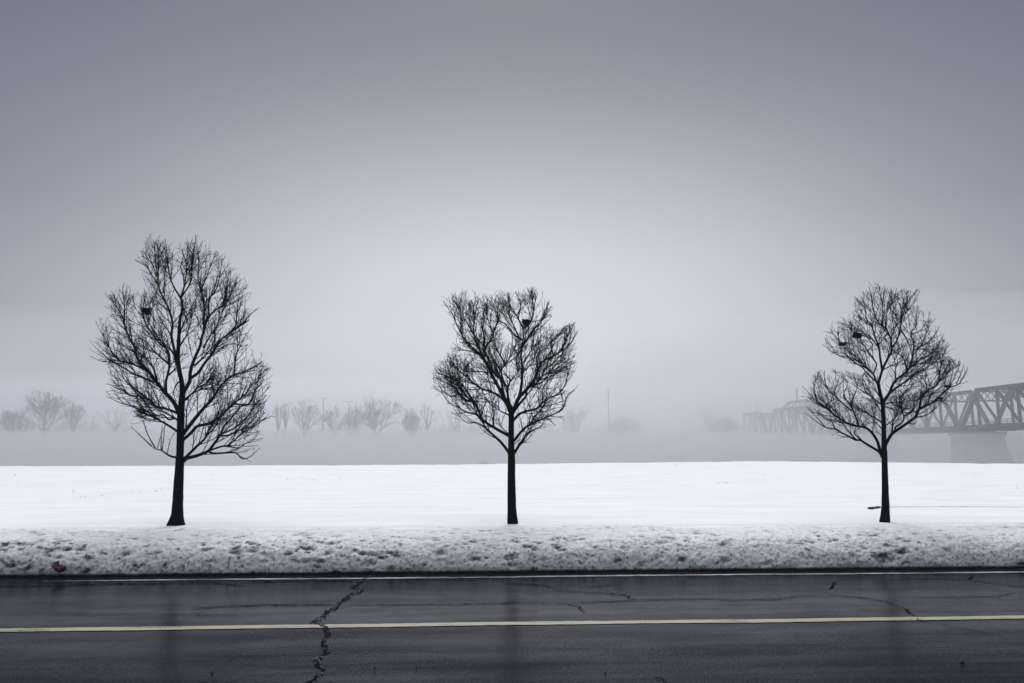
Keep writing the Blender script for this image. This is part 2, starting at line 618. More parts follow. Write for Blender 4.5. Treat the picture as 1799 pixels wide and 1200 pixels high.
MAIN = [(658, 1008), (651.7, 1014), (636.7, 1018), (626.7, 1025), (618, 1032.5), (635, 1036), (630, 1040), (611.7, 1046), (606.7, 1051.7), (590, 1061.7), (590, 1068), (575, 1073), (568, 1082.5), (561.7, 1086.7), (548, 1094), (565, 1098), (571.7, 1103), (578, 1115), (570, 1123), (570, 1133), (576.7, 1145), (558, 1157), (556.7, 1167), (570, 1176), (565, 1183), (545, 1199), (520, 1225), (530, 1260)]
pl = [crack(MAIN, .034, .06, 1)]
pl.append(crack([(x + 3.5, y + 1.5) for x, y in MAIN[2:13]], .03, .06, 2))
pl.append(crack([(x - 3, y + 1) for x, y in MAIN[12:24]], .022, .06, 7))
for a, b, w_ in (((590, 1068), (622, 1064), .02), ((575, 1073), (604, 1074), .015), ((548, 1094), (533, 1096), .018), ((578, 1115), (602, 1112), .015), ((576, 1145), (590, 1146), .014), ((568, 1082), (572, 1090), .03), ((556, 1167), (575, 1160), .012)):
    pl.append(crack([a, ((a[0] + b[0]) / 2 + 2, (a[1] + b[1]) / 2 + .8), b], w_ * 1.5, .03, int(a[0]), .5))
crack_object('road_crack', 'wide jagged black crack crossing both lanes of the road', pl)
rs = np.random.RandomState(5)
mb = MB()
for k in range(110):                              # asphalt crumbs in the wide crack, coloured pale to imitate wet glints
    i = rs.randint(0, len(MAIN) - 2)
    t = rs.rand()
    x = MAIN[i][0] * (1 - t) + MAIN[i + 1][0] * t + rs.normal(0, 2.6)
    y = MAIN[i][1] * (1 - t) + MAIN[i + 1][1] * t + rs.normal(0, .8)
    c = on_z(x, y, .008)
    r = .005 + .011 * rs.rand() ** 2
    n0 = len(mb.v)
    for p in ((1, 0, 0), (-1, 0, 0), (0, 1, 0), (0, -1, 0), (0, 0, 1.0), (0, 0, -.6)):
        mb.v.append(tuple(c + np.array(p) * r * (1 + .5 * rs.rand(3))))
    for f in ((0, 2, 4), (2, 1, 4), (1, 3, 4), (3, 0, 4), (2, 0, 5), (1, 2, 5), (3, 1, 5), (0, 3, 5)): mb.f.append(tuple(n0 + q for q in f))
tag(mb.build('crack_rubble', mat_simple('pale_glint_crumb', (.16, .165, .18), .35, .5, 40, .5)), 'crumbs of broken asphalt in the wide road crack, pale to paint its wet glints', 'rubble', kind='stuff')
FINE = [
    ([(-60, 1031), (0, 1030.7), (100, 1029), (207, 1027), (300, 1026), (377, 1025), (430, 1030)], .022, 'long thin crack beside the white line at the left'),
    ([(277, 1027), (258, 1030), (238, 1036)], .014, 'short slanting branch crack under the left end of the white line'),
    ([(430, 1024), (520, 1022), (600, 1020.7), (622, 1022)], .028, 'thin crack hugging the white line left of the wide crack'),
    ([(330, 1070), (397, 1065.7), (467, 1063), (545, 1063), (590, 1062.5)], .022, 'thin level crack running left from the wide crack in the far lane'),
    ([(80, 1082), (160, 1080), (300, 1079), (420, 1082)], .008, 'hairline level crack above the yellow line at the left'),
    ([(165, 1142), (177, 1140), (195, 1137), (213, 1130)], .010, 'short faint crack in the near lane at the left'),
    ([(607, 1062), (700, 1063), (800, 1062), (900, 1059), (993, 1060.7), (1020, 1067), (1018, 1070), (1030, 1079)], .016, 'thin level crack ending in a hook in the middle of the far lane'),
    ([(993, 1060), (1067, 1057.7), (1117, 1055), (1200, 1052.7), (1250, 1051.6), (1283, 1055), (1366, 1053), (1406, 1048), (1470, 1048)], .013, 'long thin crack along the far lane between middle and right tree'),
    ([(880, 1026), (930, 1027.5), (960, 1030), (977, 1036)], .018, 'short curved crack in the far lane just right of the middle tree'),
    ([(963, 1037), (1033, 1041.7), (1097, 1045.7), (1107, 1048), (1104, 1051), (1120, 1055)], .017, 'bent crack stepping down to the right in the far lane'),
    ([(1027, 1033), (1050, 1030), (1090, 1026.7)], .013, 'short rising crack under the white line right of the middle tree'),
    ([(713, 1018), (833, 1020.7), (853, 1025)], .010, 'hairline crack under the white line left of the middle tree'),
    ([(1470, 1021.6), (1462, 1027), (1463, 1031), (1456, 1036)], .026, 'short steep black crack in the far lane left of the right tree'),
    ([(1440, 1038), (1460, 1045), (1490, 1049), (1520, 1051.6), (1560, 1059), (1593, 1071.6), (1598, 1077), (1611, 1085)], .018, 'curved crack descending to the yellow line below the right tree'),
    ([(1611, 1085), (1613, 1090), (1640, 1093), (1666, 1100), (1716, 1110), (1763, 1120)], .012, 'thin slanting crack in the near lane at the right'),
    ([(1553, 1018), (1633, 1017), (1700, 1018), (1706, 1016), (1710, 1012)], .016, 'thin crack close under the white line at the right'),
    ([(1700, 1019), (1750, 1026.6), (1790, 1031.6), (1850, 1034)], .022, 'crack slanting down to the right edge of the picture in the far lane'),
    ([(1600, 1051), (1683, 1050), (1753, 1049), (1783, 1041.6)], .009, 'hairline crack in the far lane at the right edge'),
    ([(1145, 1188), (1155, 1193), (1162, 1192), (1168, 1199), (1175, 1215)], .02, 'short dark crack at the bottom edge of the near lane'),
]
for i, (pts, w_, lab) in enumerate(FINE):
    crack_object('road_crack', lab, [crack(pts, w_ * 2.5 + .007, .035, 30 + i, .35)])

# wet gutter between road and bank; black also paints the bank's undercut shade
xs = np.linspace(-60, 60, 2600)
k = 9
P = np.zeros((k, len(xs), 3))
for i in range(k):
    t = i / (k - 1)
    y = 12.775 + .04 * fbm(xs * 2.2, xs * 0, 33, 4, .6) * (1 - t) + .5 * t
    P[i] = np.stack([xs, y, road_z(xs, y) + .004 + .03 * sstep(0, .5, t) + .012 * fbm(xs * 9, y * 9, 35, 3)], -1)
tag(grid_object('gutter', P, GUTTER), 'black wet gutter strip with painted undercut shade along the foot of the snow bank', 'gutter', kind='structure')

# ------------------------------------------------------------------ snow bank and field
def edge_z(x):
    px = np.array([-120, -43.4, -20, -6.5, 8, 22.5, 32, 51.4, 120])
    z = np.array([.75, .74, .76, .83, .93, 1.10, 1.12, .86, .85])
    return np.interp(x, px, z)


EDGE_X = np.linspace(-140, 140, 281)
EDGE_Z = np.convolve(np.pad(edge_z(EDGE_X), 5, 'edge'), np.ones(11) / 11, 'valid')


def field_h(x, y):
    e = np.interp(x, EDGE_X, EDGE_Z)
    t = np.clip((y - 15) / 55, 0, 1)
    base = .60 + (e - .60) * t ** 1.2
    base = base + .035 * fbm(x * .12, y * .3, 40, 4) * sstep(14, 18, y) + .012 * fbm(x * .5, y * 2.2, 44, 4) * sstep(14, 17, y)
    base = base + (.07 * fbm(x * .35, y * .25, 46, 4, .6) + .035 * fbm(x * 1.6, y * .8, 48, 3)) * sstep(52, 68, y)
    drop = sstep(70, 86, y)
    return base * (1 - drop) + (-4.3) * drop


ys = np.concatenate([np.linspace(14.2, 22, 150), np.linspace(22.1, 71, 190), np.linspace(71.5, 90, 30)])
xf = np.concatenate([np.linspace(-200, -62, 40), np.linspace(-60, 60, 700), np.linspace(62, 200, 40)])
gx, gy = np.meshgrid(xf, ys)
P = np.stack([gx, gy, field_h(gx, gy)], -1)
P[:3, :, 2] -= np.array([.12, .06, .02])[:, None]
tag(grid_object('snow_field', P, SNOW), 'flat field of clean white snow ending at the river bluff', 'snow', kind='structure')

prof_y = np.array([12.885, 12.86, 12.875, 12.94, 13.06, 13.25, 13.60, 14.10, 14.6, 15.0])
prof_z = np.array([.035, .075, .18, .32, .43, .515, .565, .590, .610, .600])
NV, NU = 130, 2500
arc = np.concatenate([[0], np.cumsum(np.hypot(np.diff(prof_y), np.diff(prof_z)))])
ss = np.linspace(0, arc[-1], NV)
py_, pz_ = np.interp(ss, arc, prof_y), np.interp(ss, arc, prof_z)
ker = np.ones(7) / 7
py_[3:-3] = np.convolve(py_, ker, 'valid'); pz_[3:-3] = np.convolve(pz_, ker, 'valid')
ux = np.linspace(-17, 17, NU)
U, S = np.meshgrid(ux, ss)
BY, BZ = np.repeat(py_[:, None], NU, 1), np.repeat(pz_[:, None], NU, 1)
ny_, nz_ = -np.gradient(pz_, ss), np.gradient(py_, ss)
ln = np.hypot(ny_, nz_); ny_, nz_ = ny_ / ln, nz_ / ln
tt = S / arc[-1]
face = sstep(1.0, .62, tt)                       # 1 on the road side, 0 where it meets the field
rough_face = .04 * fbm(U * .55, S * 1.2, 50, 3) + .030 * fbm(U * 2.4, S * 3.2, 52, 4, .55) + .030 * fbm(U * 8, S * 9, 55, 4, .7)
disp = rough_face * (.12 + .88 * face) * sstep(0, .1, tt)
dirt = .065 + .13 * sstep(.42, .0, tt) + .26 * fbm(U * .9, S * 2.2, 60, 4, .6) * (.3 + .7 * face) + .34 * fbm(U * 8, S * 9, 64, 4, .8)
dirt = dirt * (.12 + .88 * sstep(.96, .66, tt))
lump = fbm(U * 17, S * 19, 67, 3, .6)
dirt = dirt + .50 * sstep(.10, .45, lump) * sstep(.55, .05, tt)
disp = disp + .022 * lump * sstep(.6, .1, tt) * sstep(0, .05, tt)
dirt = dirt + .8 * sstep(.028, .0, tt)
nr = np.random.RandomState(7)
du = ux[1] - ux[0]; dv = ss[1] - ss[0]


def pock(u, s, a, b, depth, dk, skew):
    i0, i1 = int((s - 3 * b) / dv), int((s + 3 * b) / dv) + 1
    j0, j1 = int((u - 3 * a + 17) / du), int((u + 3 * a + 17) / du) + 1
    i0, i1, j0, j1 = max(i0, 0), min(i1, NV), max(j0, 0), min(j1, NU)
    if i1 <= i0 or j1 <= j0: return
    uu, vv = U[i0:i1, j0:j1] - u, S[i0:i1, j0:j1] - s
    uu = uu + skew * vv
    rr = (uu / a) ** 2 + (vv / b) ** 2
    rr = rr * (1 + .9 * fbm(U[i0:i1, j0:j1] * 22, S[i0:i1, j0:j1] * 22, 71, 2))
    gg = np.exp(-np.clip(rr, 0, 30) * 1.6)
    disp[i0:i1, j0:j1] -= depth * gg
    dirt[i0:i1, j0:j1] += dk * np.exp(-np.clip(rr, 0, 30) * 1.1)


for _ in range(5200):
    u = nr.uniform(-16.5, 16.5)
    if fbm(np.array([u * .5]), np.array([2.2]), 73, 2)[0] + nr.uniform(-.5, .5) < -.12: continue
    s = arc[-1] * nr.beta(1.7, 2.1) * .80
    a = .011 + .050 * nr.rand() ** 3.2
    pock(u, s, a * nr.uniform(1.0, 2.0), a * nr.uniform(.6, 1.1), a * nr.uniform(.35, .9), nr.uniform(.15, .85) * (1.15 - .75 * s / arc[-1]), nr.uniform(-.8, .8))
for _ in range(420):                              # clods thrown further up, on the flat crest
    u = nr.uniform(-16.5, 16.5)
    s = arc[-1] * nr.uniform(.66, .86)
    a = .010 + .028 * nr.rand() ** 3
    pock(u, s, a * nr.uniform(1.2, 2.4), a * 1.1, -a * nr.uniform(.2, .6), nr.uniform(.15, .5), nr.uniform(-.6, .6))
for u, s, a in ((-1.55, .62, .16), (2.05, .50, .14), (5.1, .60, .2), (-5.4, .45, .2), (-3.0, .7, .16), (3.4, .75, .12), (-.6, .72, .22), (4.2, .72, .2)):
    pock(u, s * arc[-1] * .8, a * .5, a * .4, .03, .28, .4)
BX = U + .006 * fbm(U * 12, S * 12, 80, 2)
BY = BY + disp * ny_[:, None]
BZ = BZ + disp * nz_[:, None]
BY[:5] += (.05 * fbm(ux * 1.6, ux * 0, 82, 4, .6))[None, :] * np.linspace(1, .2, 5)[:, None]
fh = field_h(BX, BY)
k = sstep(.80, .95, tt)
BZ = BZ * (1 - k) + (fh + .004) * k
BZ[-2:] -= np.array([.01, .06])[:, None]
tag(grid_object('snow_bank', np.stack([BX, BY, BZ], -1), DSNOW, attr=np.clip(dirt, 0, 1)), 'ploughed bank of dirty pitted snow along the far roadside', 'snow bank', kind='structure')

# near verge behind the camera, river, far shore
gx, gy = np.meshgrid(np.linspace(-200, 200, 60), np.linspace(-64, 4.75, 30))
tag(grid_object('near_verge', np.stack([gx, gy, .05 + .08 * fbm(gx * .3, gy * .3, 90, 3) * sstep(4.75, 3, gy)], -1), SNOW), kind='structure')
sheet('river', -440, 440, 80, 640, -4.2, WATER, 60, 40, .03, 91)
gx, gy = np.meshgrid(np.linspace(-440, 440, 120), np.linspace(262, 640, 40))
tag(grid_object('far_shore', np.stack([gx, gy, -4.6 + 4.2 * sstep(264, 290, gy + 6 * fbm(gx / 40, gy / 40, 93, 3)) + .5 * fbm(gx / 25, gy / 25, 94, 3)], -1), SNOW), kind='structure')


# ------------------------------------------------------------------ street trees
def inside(poly, x, y):
    c = False
    j = len(poly) - 1
    for i in range(len(poly)):
        xi, yi = poly[i]; xj, yj = poly[j]
        if (yi > y) != (yj > y) and x < (xj - xi) * (y - yi) / (yj - yi) + xi: c = not c
        j = i
    return c


def smooth_line(pts, step):
    """Catmull-Rom through the points, resampled at about `step`"""
    p = [np.array(q, float) for q in pts]
    if len(p) == 2: p = [p[0], p[0] * .5 + p[1] * .5, p[1]]
    p = [2 * p[0] - p[1]] + p + [2 * p[-1] - p[-2]]
    out = []
    for i in range(1, len(p) - 2):
        n = max(1, int(np.linalg.norm(p[i + 1] - p[i]) / step))
        for k in range(n):
            t = k / n
            out.append(.5 * ((2 * p[i]) + (-p[i - 1] + p[i + 1]) * t + (2 * p[i - 1] - 5 * p[i] + 4 * p[i + 1] - p[i + 2]) * t * t + (-p[i - 1] + 3 * p[i] - 3 * p[i + 1] + p[i + 2]) * t ** 3))
    out.append(p[-2])
    return np.array(out)


def vnorm(a):
    l = math.sqrt(a[0] * a[0] + a[1] * a[1] + a[2] * a[2]) + 1e-12
    return (a[0] / l, a[1] / l, a[2] / l)


def vcross(a, b):
    return (a[1] * b[2] - a[2] * b[1], a[2] * b[0] - a[0] * b[2], a[0] * b[1] - a[1] * b[0])


def street_tree(label, YT, trunk_px, limbs, poly, seed, dens=1.0, thin=None):
    """trunk_px: (x, y, half width) in photo pixels from base to tip; limbs: (half width at base, points)"""
    rnd = random.Random(seed)
    base = on_y(trunk_px[0][0], trunk_px[0][1], YT)
    root = empty('street_tree', base)
    tag(root, label, 'tree', 'bare street trees along the road')
    mpx = 1.0 / FPX * YT                      # metres per photo pixel at the tree (close enough)
    # trunk: fluted, flared at the root
    tp = smooth_line([(x, y, r) for x, y, r in trunk_px], 2.2)
    N = 26
    rows = []
    for x, y, r in tp:
        c = on_y(x, y, YT)
        rows.append((c, r * mpx * 1.0))
    rows.insert(0, (rows[0][0] - np.array([0, 0, .16]), rows[0][1] * 1.12))
    P = np.zeros((len(rows), N + 1, 3))
    for i, (c, r) in enumerate(rows):
        for k in range(N + 1):
            a = 2 * math.pi * (k % N) / N
            P[i, k] = c + np.array([math.cos(a), math.sin(a), 0]) * r
    ang = np.array([2 * math.pi * (k % N) / N for k in range(N + 1)])
    zz = P[:, 0, 2] - base[2]
    A, Z = np.meshgrid(ang, zz)
    ca, sa = np.cos(A), np.sin(A)
    fl = .5 * fbm(ca * 2.6 + Z * .6 + seed, sa * 2.6 + Z * .4, seed + 3, 3, .6) * .12 + .09 * fbm(ca * 7 + seed, sa * 7 + Z * 5, seed + 5, 3, .6)
    flare = np.exp(-np.clip(Z, 0, 9) * 6) * .13 * np.cos(A * 4 + seed)
    rad = np.array([r for c, r in rows])[:, None] * (1 + fl + flare)
    cen = np.array([c for c, r in rows])
    P = np.stack([cen[:, None, 0] + ca * rad, cen[:, None, 1] + sa * rad, np.repeat(cen[:, 2:3], N + 1, 1)], -1)
    tr = grid_object('trunk', P, BARK)
    tr.parent = root
    tr.location = -base
    mb = MB()
    all_px, all_d = [np.array([[x, y] for x, y, r in tp])], [np.zeros(len(tp))]
    paths = []                                # (points 3d, radii, density)
    for r0, pts, *opt in limbs:
        q = smooth_line(pts, 2.4)
        allp, alld = np.concatenate(all_px), np.concatenate(all_d)
        j = np.argmin(((allp - q[0]) ** 2).sum(1))
        d0 = alld[j]
        L = np.concatenate([[0], np.cumsum(np.linalg.norm(np.diff(q, axis=0), axis=1))]) * mpx
        slope = rnd.choice((-1, 1)) * rnd.uniform(.25, .8) if abs(d0) < .25 else -math.copysign(rnd.uniform(-.5, .7), d0)
        d = d0 + slope * L * (1 - .25 * L / (L[-1] + 1e-6))
        wig = .5 * fbm(L * 9, L * 0 + len(paths), seed + 17, 2)
        pts3, rads = [], []
        m = len(q)
        for i in range(m):
            t = i / (m - 1)
            x, y = q[i]
            Yq = YT + d[i]
            pts3.append(on_y(x + wig[i] * min(1, t * 5), y, Yq))
            rp = r0 * (1 - t) ** .95 * .86 + .34
            if i == 0: rp *= 1.15
            rads.append(rp * mpx)
        mb.tube(pts3, rads, 7 if r0 > 1.6 else 5)
        dn = opt[0] if opt else 1.0
        if thin and dn >= .5: dn *= thin(q.mean(0))
        paths.append((pts3, rads, dn))
        all_px.append(q); all_d.append(d)
    ctr = np.mean(np.array(poly), 0)
    UPB = .042

    def grow(p, dirv, length, r0, r1, seg, bend, lvl):
        n = max(2, int(length / seg))
        soft = rnd.choice((.98, 1.02, 1.05, 1.1, 1.17)) * rnd.uniform(.97, 1.03)
        pts = [p]; rr = [r0]
        dx = dirv
        for i in range(n):
            dx = vnorm((dx[0] + rnd.gauss(0, bend), dx[1] + rnd.gauss(0, bend), dx[2] + rnd.gauss(0, bend) + UPB))
            p = (p[0] + dx[0] * seg, p[1] + dx[1] * seg, p[2] + dx[2] * seg)
            x, y = to_px(p)
            if not inside(poly, ctr[0] + (x - ctr[0]) * soft, ctr[1] + (y - ctr[1]) * soft): break
            pts.append(p)
            rr.append(r0 + (r1 - r0) * (i + 1) / n)
        return pts, rr

    def sprout(pts, rads, spacing, t0, ang, prob, fn):
        """opposite pairs along a branch, each pair turned a quarter from the last"""
        acc = rnd.uniform(0, spacing)
        phase = rnd.uniform(0, 3.14)
        m = len(pts)
        for i in range(1, m):
            a, b = pts[i - 1], pts[i]
            tv = (b[0] - a[0], b[1] - a[1], b[2] - a[2])
            l = math.sqrt(tv[0] ** 2 + tv[1] ** 2 + tv[2] ** 2)
            acc += l
            if acc < spacing: continue
            acc = 0
            t = i / (m - 1)
            if t < t0: continue
            tv = vnorm(tv)
            e = vnorm(vcross(tv, (0.3, .5, .81)))
            f = vcross(tv, e)
            phase += 1.57 + rnd.gauss(0, .35)
            for side in (0, math.pi):
                if rnd.random() > prob: continue
                ph = phase + side
                cs, sn = math.cos(ph), math.sin(ph)
                an = ang + rnd.gauss(0, .13)
                ca, sa = math.cos(an), math.sin(an)
                dv = (tv[0] * ca + (e[0] * cs + f[0] * sn) * sa, tv[1] * ca + (e[1] * cs + f[1] * sn) * sa, tv[2] * ca + (e[2] * cs + f[2] * sn) * sa)
                fn(b, dv, t, rads[i])

    TIP = .0033
    count = [0, 0, 0]

    def lev3(p, d, t, r):
        L = rnd.uniform(.03, .12)
        pts, rr = grow(p, d, L, TIP * 1.05, TIP * .8, .035, .03, 3)
        if len(pts) > 1:
            mb.tube(pts, rr, 3, False); count[2] += 1

    def lev2(p, d, t, r):
        L = rnd.uniform(.12, .40) * (1.15 - .5 * t)
        pts, rr = grow(p, d, L, min(r * .8, .005), TIP, .045, .022, 2)
        if len(pts) > 1:
            mb.tube(pts, rr, 3, False); count[1] += 1
            sprout(pts, rr, .085, .3, .62, .42, lev3)

    def lev1(p, d, t, r):
        L = rnd.uniform(.28, .85) * (1.12 - .5 * t)
        pts, rr = grow(p, d, L, min(r * .6, .0095), TIP * 1.1, .05, .024, 1)
        if len(pts) > 1:
            mb.tube(pts, rr, 4, False); count[0] += 1
            sprout(pts, rr, .085, .15, .58, .66, lev2)

    for pts3, rads, dn in paths:
        pl_ = [tuple(map(float, p)) for p in pts3]
        if dn < .42:
            sprout(pl_, rads, .10, .15, .7, dn, lev3)
            continue
        sprout(pl_, rads, .10, .18, .56, .70 * dens * dn, lev1)
        sprout(pl_, rads, .08, .35, .58, .70 * dens * dn, lev2)
    print('tree', label[:20], 'twigs', count, 'verts', len(mb.v))
    cr = mb.build('crown', BARK, None, smooth=True)
    cr.parent = root
    cr.location = -base
    return root


# --- left tree, traced limb by limb
LEFT_POLY = [(250, 418), (285, 411), (300, 428), (322, 423), (344, 409), (366, 430), (392, 446), (412, 468), (434, 493), (446, 530), (447, 555), (444, 585), (455, 605), (464, 635), (480, 652), (478, 690), (472, 715), (480, 730), (464, 760), (455, 790), (440, 808), (420, 812), (380, 803), (325, 815), (308, 812), (258, 790), (226, 750), (235, 722), (184, 700), (190, 664), (168, 640), (158, 600), (163, 580), (176, 540), (183, 512), (205, 505), (225, 500), (262, 512), (250, 480), (234, 455)]
LEFT_TRUNK = [(309, 924, 13.6), (310, 916, 11.8), (311.5, 903, 9.4), (312, 892, 8.8), (313.3, 860, 8), (314.5, 838, 7.6), (315.6, 812, 6.8), (316, 800, 6), (317, 770, 6), (317.5, 740, 6), (318, 720, 5.6), (320.5, 690, 4.8), (319, 670, 4.0), (314.5, 649, 3.7), (312.3, 628, 3.5), (313.5, 607, 3.1), (315, 578, 2.7), (316.4, 560, 2.5), (320.4, 541.6, 2.2), (318, 523, 1.9)]
LEFT_LIMBS = [
    (1.6, [(318, 523), (324, 502), (326, 490), (328.4, 464), (329, 435), (328.4, 425)]), (1.4, [(318, 523), (335, 496), (337, 478), (339, 456), (342, 431), (344, 414)]),
    (1.6, [(317, 523), (303, 499), (297, 478), (293.8, 445), (290, 421)]),
    (3.6, [(322, 690), (333, 670), (334, 657), (337, 643), (344, 625), (351, 609), (354, 595), (358.9, 578), (358, 567), (359, 541), (356, 520), (351, 499), (348, 488), (349, 457), (347.5, 430)]),
    (2.2, [(359, 578), (362.4, 565), (367, 557), (376.6, 546), (392, 536), (402, 523), (409, 510), (416, 495)]), (1.5, [(366.7, 553), (366.7, 534), (367.4, 524), (379.4, 509), (387, 479), (390.7, 455)]),
    (1.0, [(354, 509), (364, 483), (374.5, 455)]), (1.2, [(392, 536), (399, 505), (401, 485), (405, 472)]),
    (2.8, [(337, 663), (348, 655), (359.6, 638), (371, 624), (378, 611), (386.5, 598), (400.7, 587), (412, 577), (415, 564), (417, 540), (421, 516)]), (1.5, [(400, 587), (416, 577), (429, 565), (442, 551), (456, 540)]),
    (1.9, [(341, 643), (357, 628), (374, 609), (386, 597)]), (1.6, [(357, 611), (365, 597), (371, 587), (381, 573), (385, 563), (393, 543), (400, 520)]),
    (3.8, [(322, 762), (332.7, 748), (345.4, 732), (358, 717), (368, 707), (376.6, 695), (386.5, 680), (393.6, 672), (409, 659), (426, 655), (440, 648), (461, 634)]), (1.5, [(411, 658), (413, 635), (416, 620), (423, 607), (433, 585)]),
    (3.0, [(320, 774), (334, 762), (347, 749), (366.7, 744), (382, 735), (395, 724), (409, 711), (424.7, 698), (433, 691), (441.7, 677), (451.6, 670), (464, 652), (476, 646)]), (1.5, [(412, 709), (426, 711), (440, 707), (448, 686), (461, 671)]),
    (2.9, [(320, 810), (331, 799), (345, 785), (359.6, 770.7), (366.7, 756.5), (376.6, 741), (385, 720), (388, 700)]),
    (3.6, [(319, 814), (328.4, 805.5), (345, 801), (365, 793), (373.7, 783), (386.5, 765), (393.6, 749), (403.5, 738), (416, 722.5), (423, 714), (436, 710), (443, 697), (449, 684)]),
    (1.9, [(365, 793), (376.6, 796.5), (400.7, 795.5), (415, 796), (426, 806), (440, 802), (456, 787)], .8), (1.7, [(366.7, 792), (386.5, 785), (400.7, 782), (415, 770.6), (429, 758), (444.6, 749), (466, 724)]),
    (1.1, [(400, 783), (417.7, 787), (432, 779), (446, 772), (457, 756)]), (1.6, [(386.5, 765), (400.7, 765), (419, 756.5), (437.5, 751), (451.6, 741), (478, 731)]),
    (1.5, [(391, 762), (412, 752), (432, 734), (446, 715), (459, 697), (473, 679)]), (1.8, [(320, 706), (327, 701.6), (347, 682), (359.6, 674.6), (374, 663), (386, 654)]),
    (1.3, [(327, 750), (328, 722), (331, 701), (332, 688)], .6), (1.3, [(323, 702), (340, 690.5), (358, 683), (386, 680), (400, 672)]),
    (4.2, [(316, 730), (307, 710), (298, 698), (290, 690), (280, 677.5), (270.5, 666), (263.4, 655), (252, 643.5), (245, 635), (239, 623.6), (236.5, 609.5), (228, 595), (221, 578), (216.6, 561), (209.6, 547), (204, 536), (198, 527.5), (186, 518)]),
    (1.3, [(218, 567), (218.8, 541.6), (217.4, 523), (215, 503)]), (1.9, [(276, 668), (269, 646), (259, 632), (245, 619.4), (239, 612)]),
    (2.0, [(263.4, 655), (245, 645), (228, 638), (209.6, 633.6), (199.7, 622), (189.7, 606.6), (178, 582)]), (2.1, [(270.5, 672), (250.6, 663), (236.5, 657.6), (219.5, 647.7), (202.5, 638), (188, 628), (167, 610)]),
    (2.2, [(291.7, 690), (291.7, 670.4), (294.5, 659), (297.4, 642), (296, 618), (280.4, 604), (269, 588), (259, 574), (252, 558), (252, 535), (254, 515)]), (1.6, [(296, 659), (308.7, 647.7), (312, 638)]),
    (1.7, [(297, 640), (284, 629), (268, 614), (256, 600), (240, 590)]), (1.9, [(312, 645), (308, 630), (301.6, 616.6), (283, 599.6), (268, 578), (261, 560), (265, 525)]),
    (2.7, [(313, 640), (310, 629), (301.6, 592.5), (303, 567), (296, 541.6), (287.5, 524.6), (279, 505), (277.6, 488), (279, 449.6), (275, 424)]),
    (1.1, [(286, 515), (289, 490.6), (290.3, 470)]), (1.1, [(276.5, 484), (272, 449.6), (272, 428)]), (1.1, [(276.5, 487), (266, 459.5), (260, 440)]), (1.1, [(277.6, 498), (263.4, 479), (257.7, 469.4), (238, 456)]),
    (1.4, [(296, 545), (282, 535), (265, 523)]), (1.4, [(311, 600), (322, 570), (331, 550), (346, 536)]), (1.3, [(318, 668), (310, 676), (305, 690), (309, 705)], .6), (1.5, [(313, 612), (327, 590), (335, 566), (338, 545)]),
    (2.4, [(314, 727), (300, 721), (284.5, 716), (275.5, 714.5), (263.5, 704), (250.6, 694.5), (233.6, 680), (222, 670), (214, 660)]), (1.5, [(261, 702), (242, 696), (228, 694.5), (213.8, 683), (193, 665)]),
    (2.0, [(316, 742), (311.5, 737.7), (301, 731), (286, 723.5), (276, 715)]), (2.0, [(316, 762), (311, 757.5), (293.5, 746), (277, 737), (265, 731), (250, 723.5), (236.5, 716), (229.4, 713), (209.6, 707), (187, 696)]),
    (1.4, [(307, 735), (296.5, 737), (286, 728), (277, 729.5), (245.5, 717.5), (234, 713)]), (1.0, [(280, 737), (262, 726), (246, 716), (232, 712)]),
    (2.5, [(316, 812), (310, 804), (301, 802), (292, 797), (283, 791), (274, 789.5), (266.5, 784)], .12), (1.0, [(266.5, 784), (250, 768.5), (230, 749)], .35), (1.0, [(272.5, 787), (259, 762), (251.5, 740), (239, 722)], .35),
    (.8, [(283, 790), (283, 771.5), (285, 748)], .35), (.7, [(285, 791), (289, 755), (290.5, 738)], .35), (.5, [(293.5, 797), (299.5, 773), (308.5, 757)], .3), (.5, [(276, 789), (282, 768), (289, 748)], .3),
]
left_tree = street_tree('tallest bare tree, broad oval crown of dense dark twigs, at the left of the row', 15.30, LEFT_TRUNK, LEFT_LIMBS, LEFT_POLY, 11)

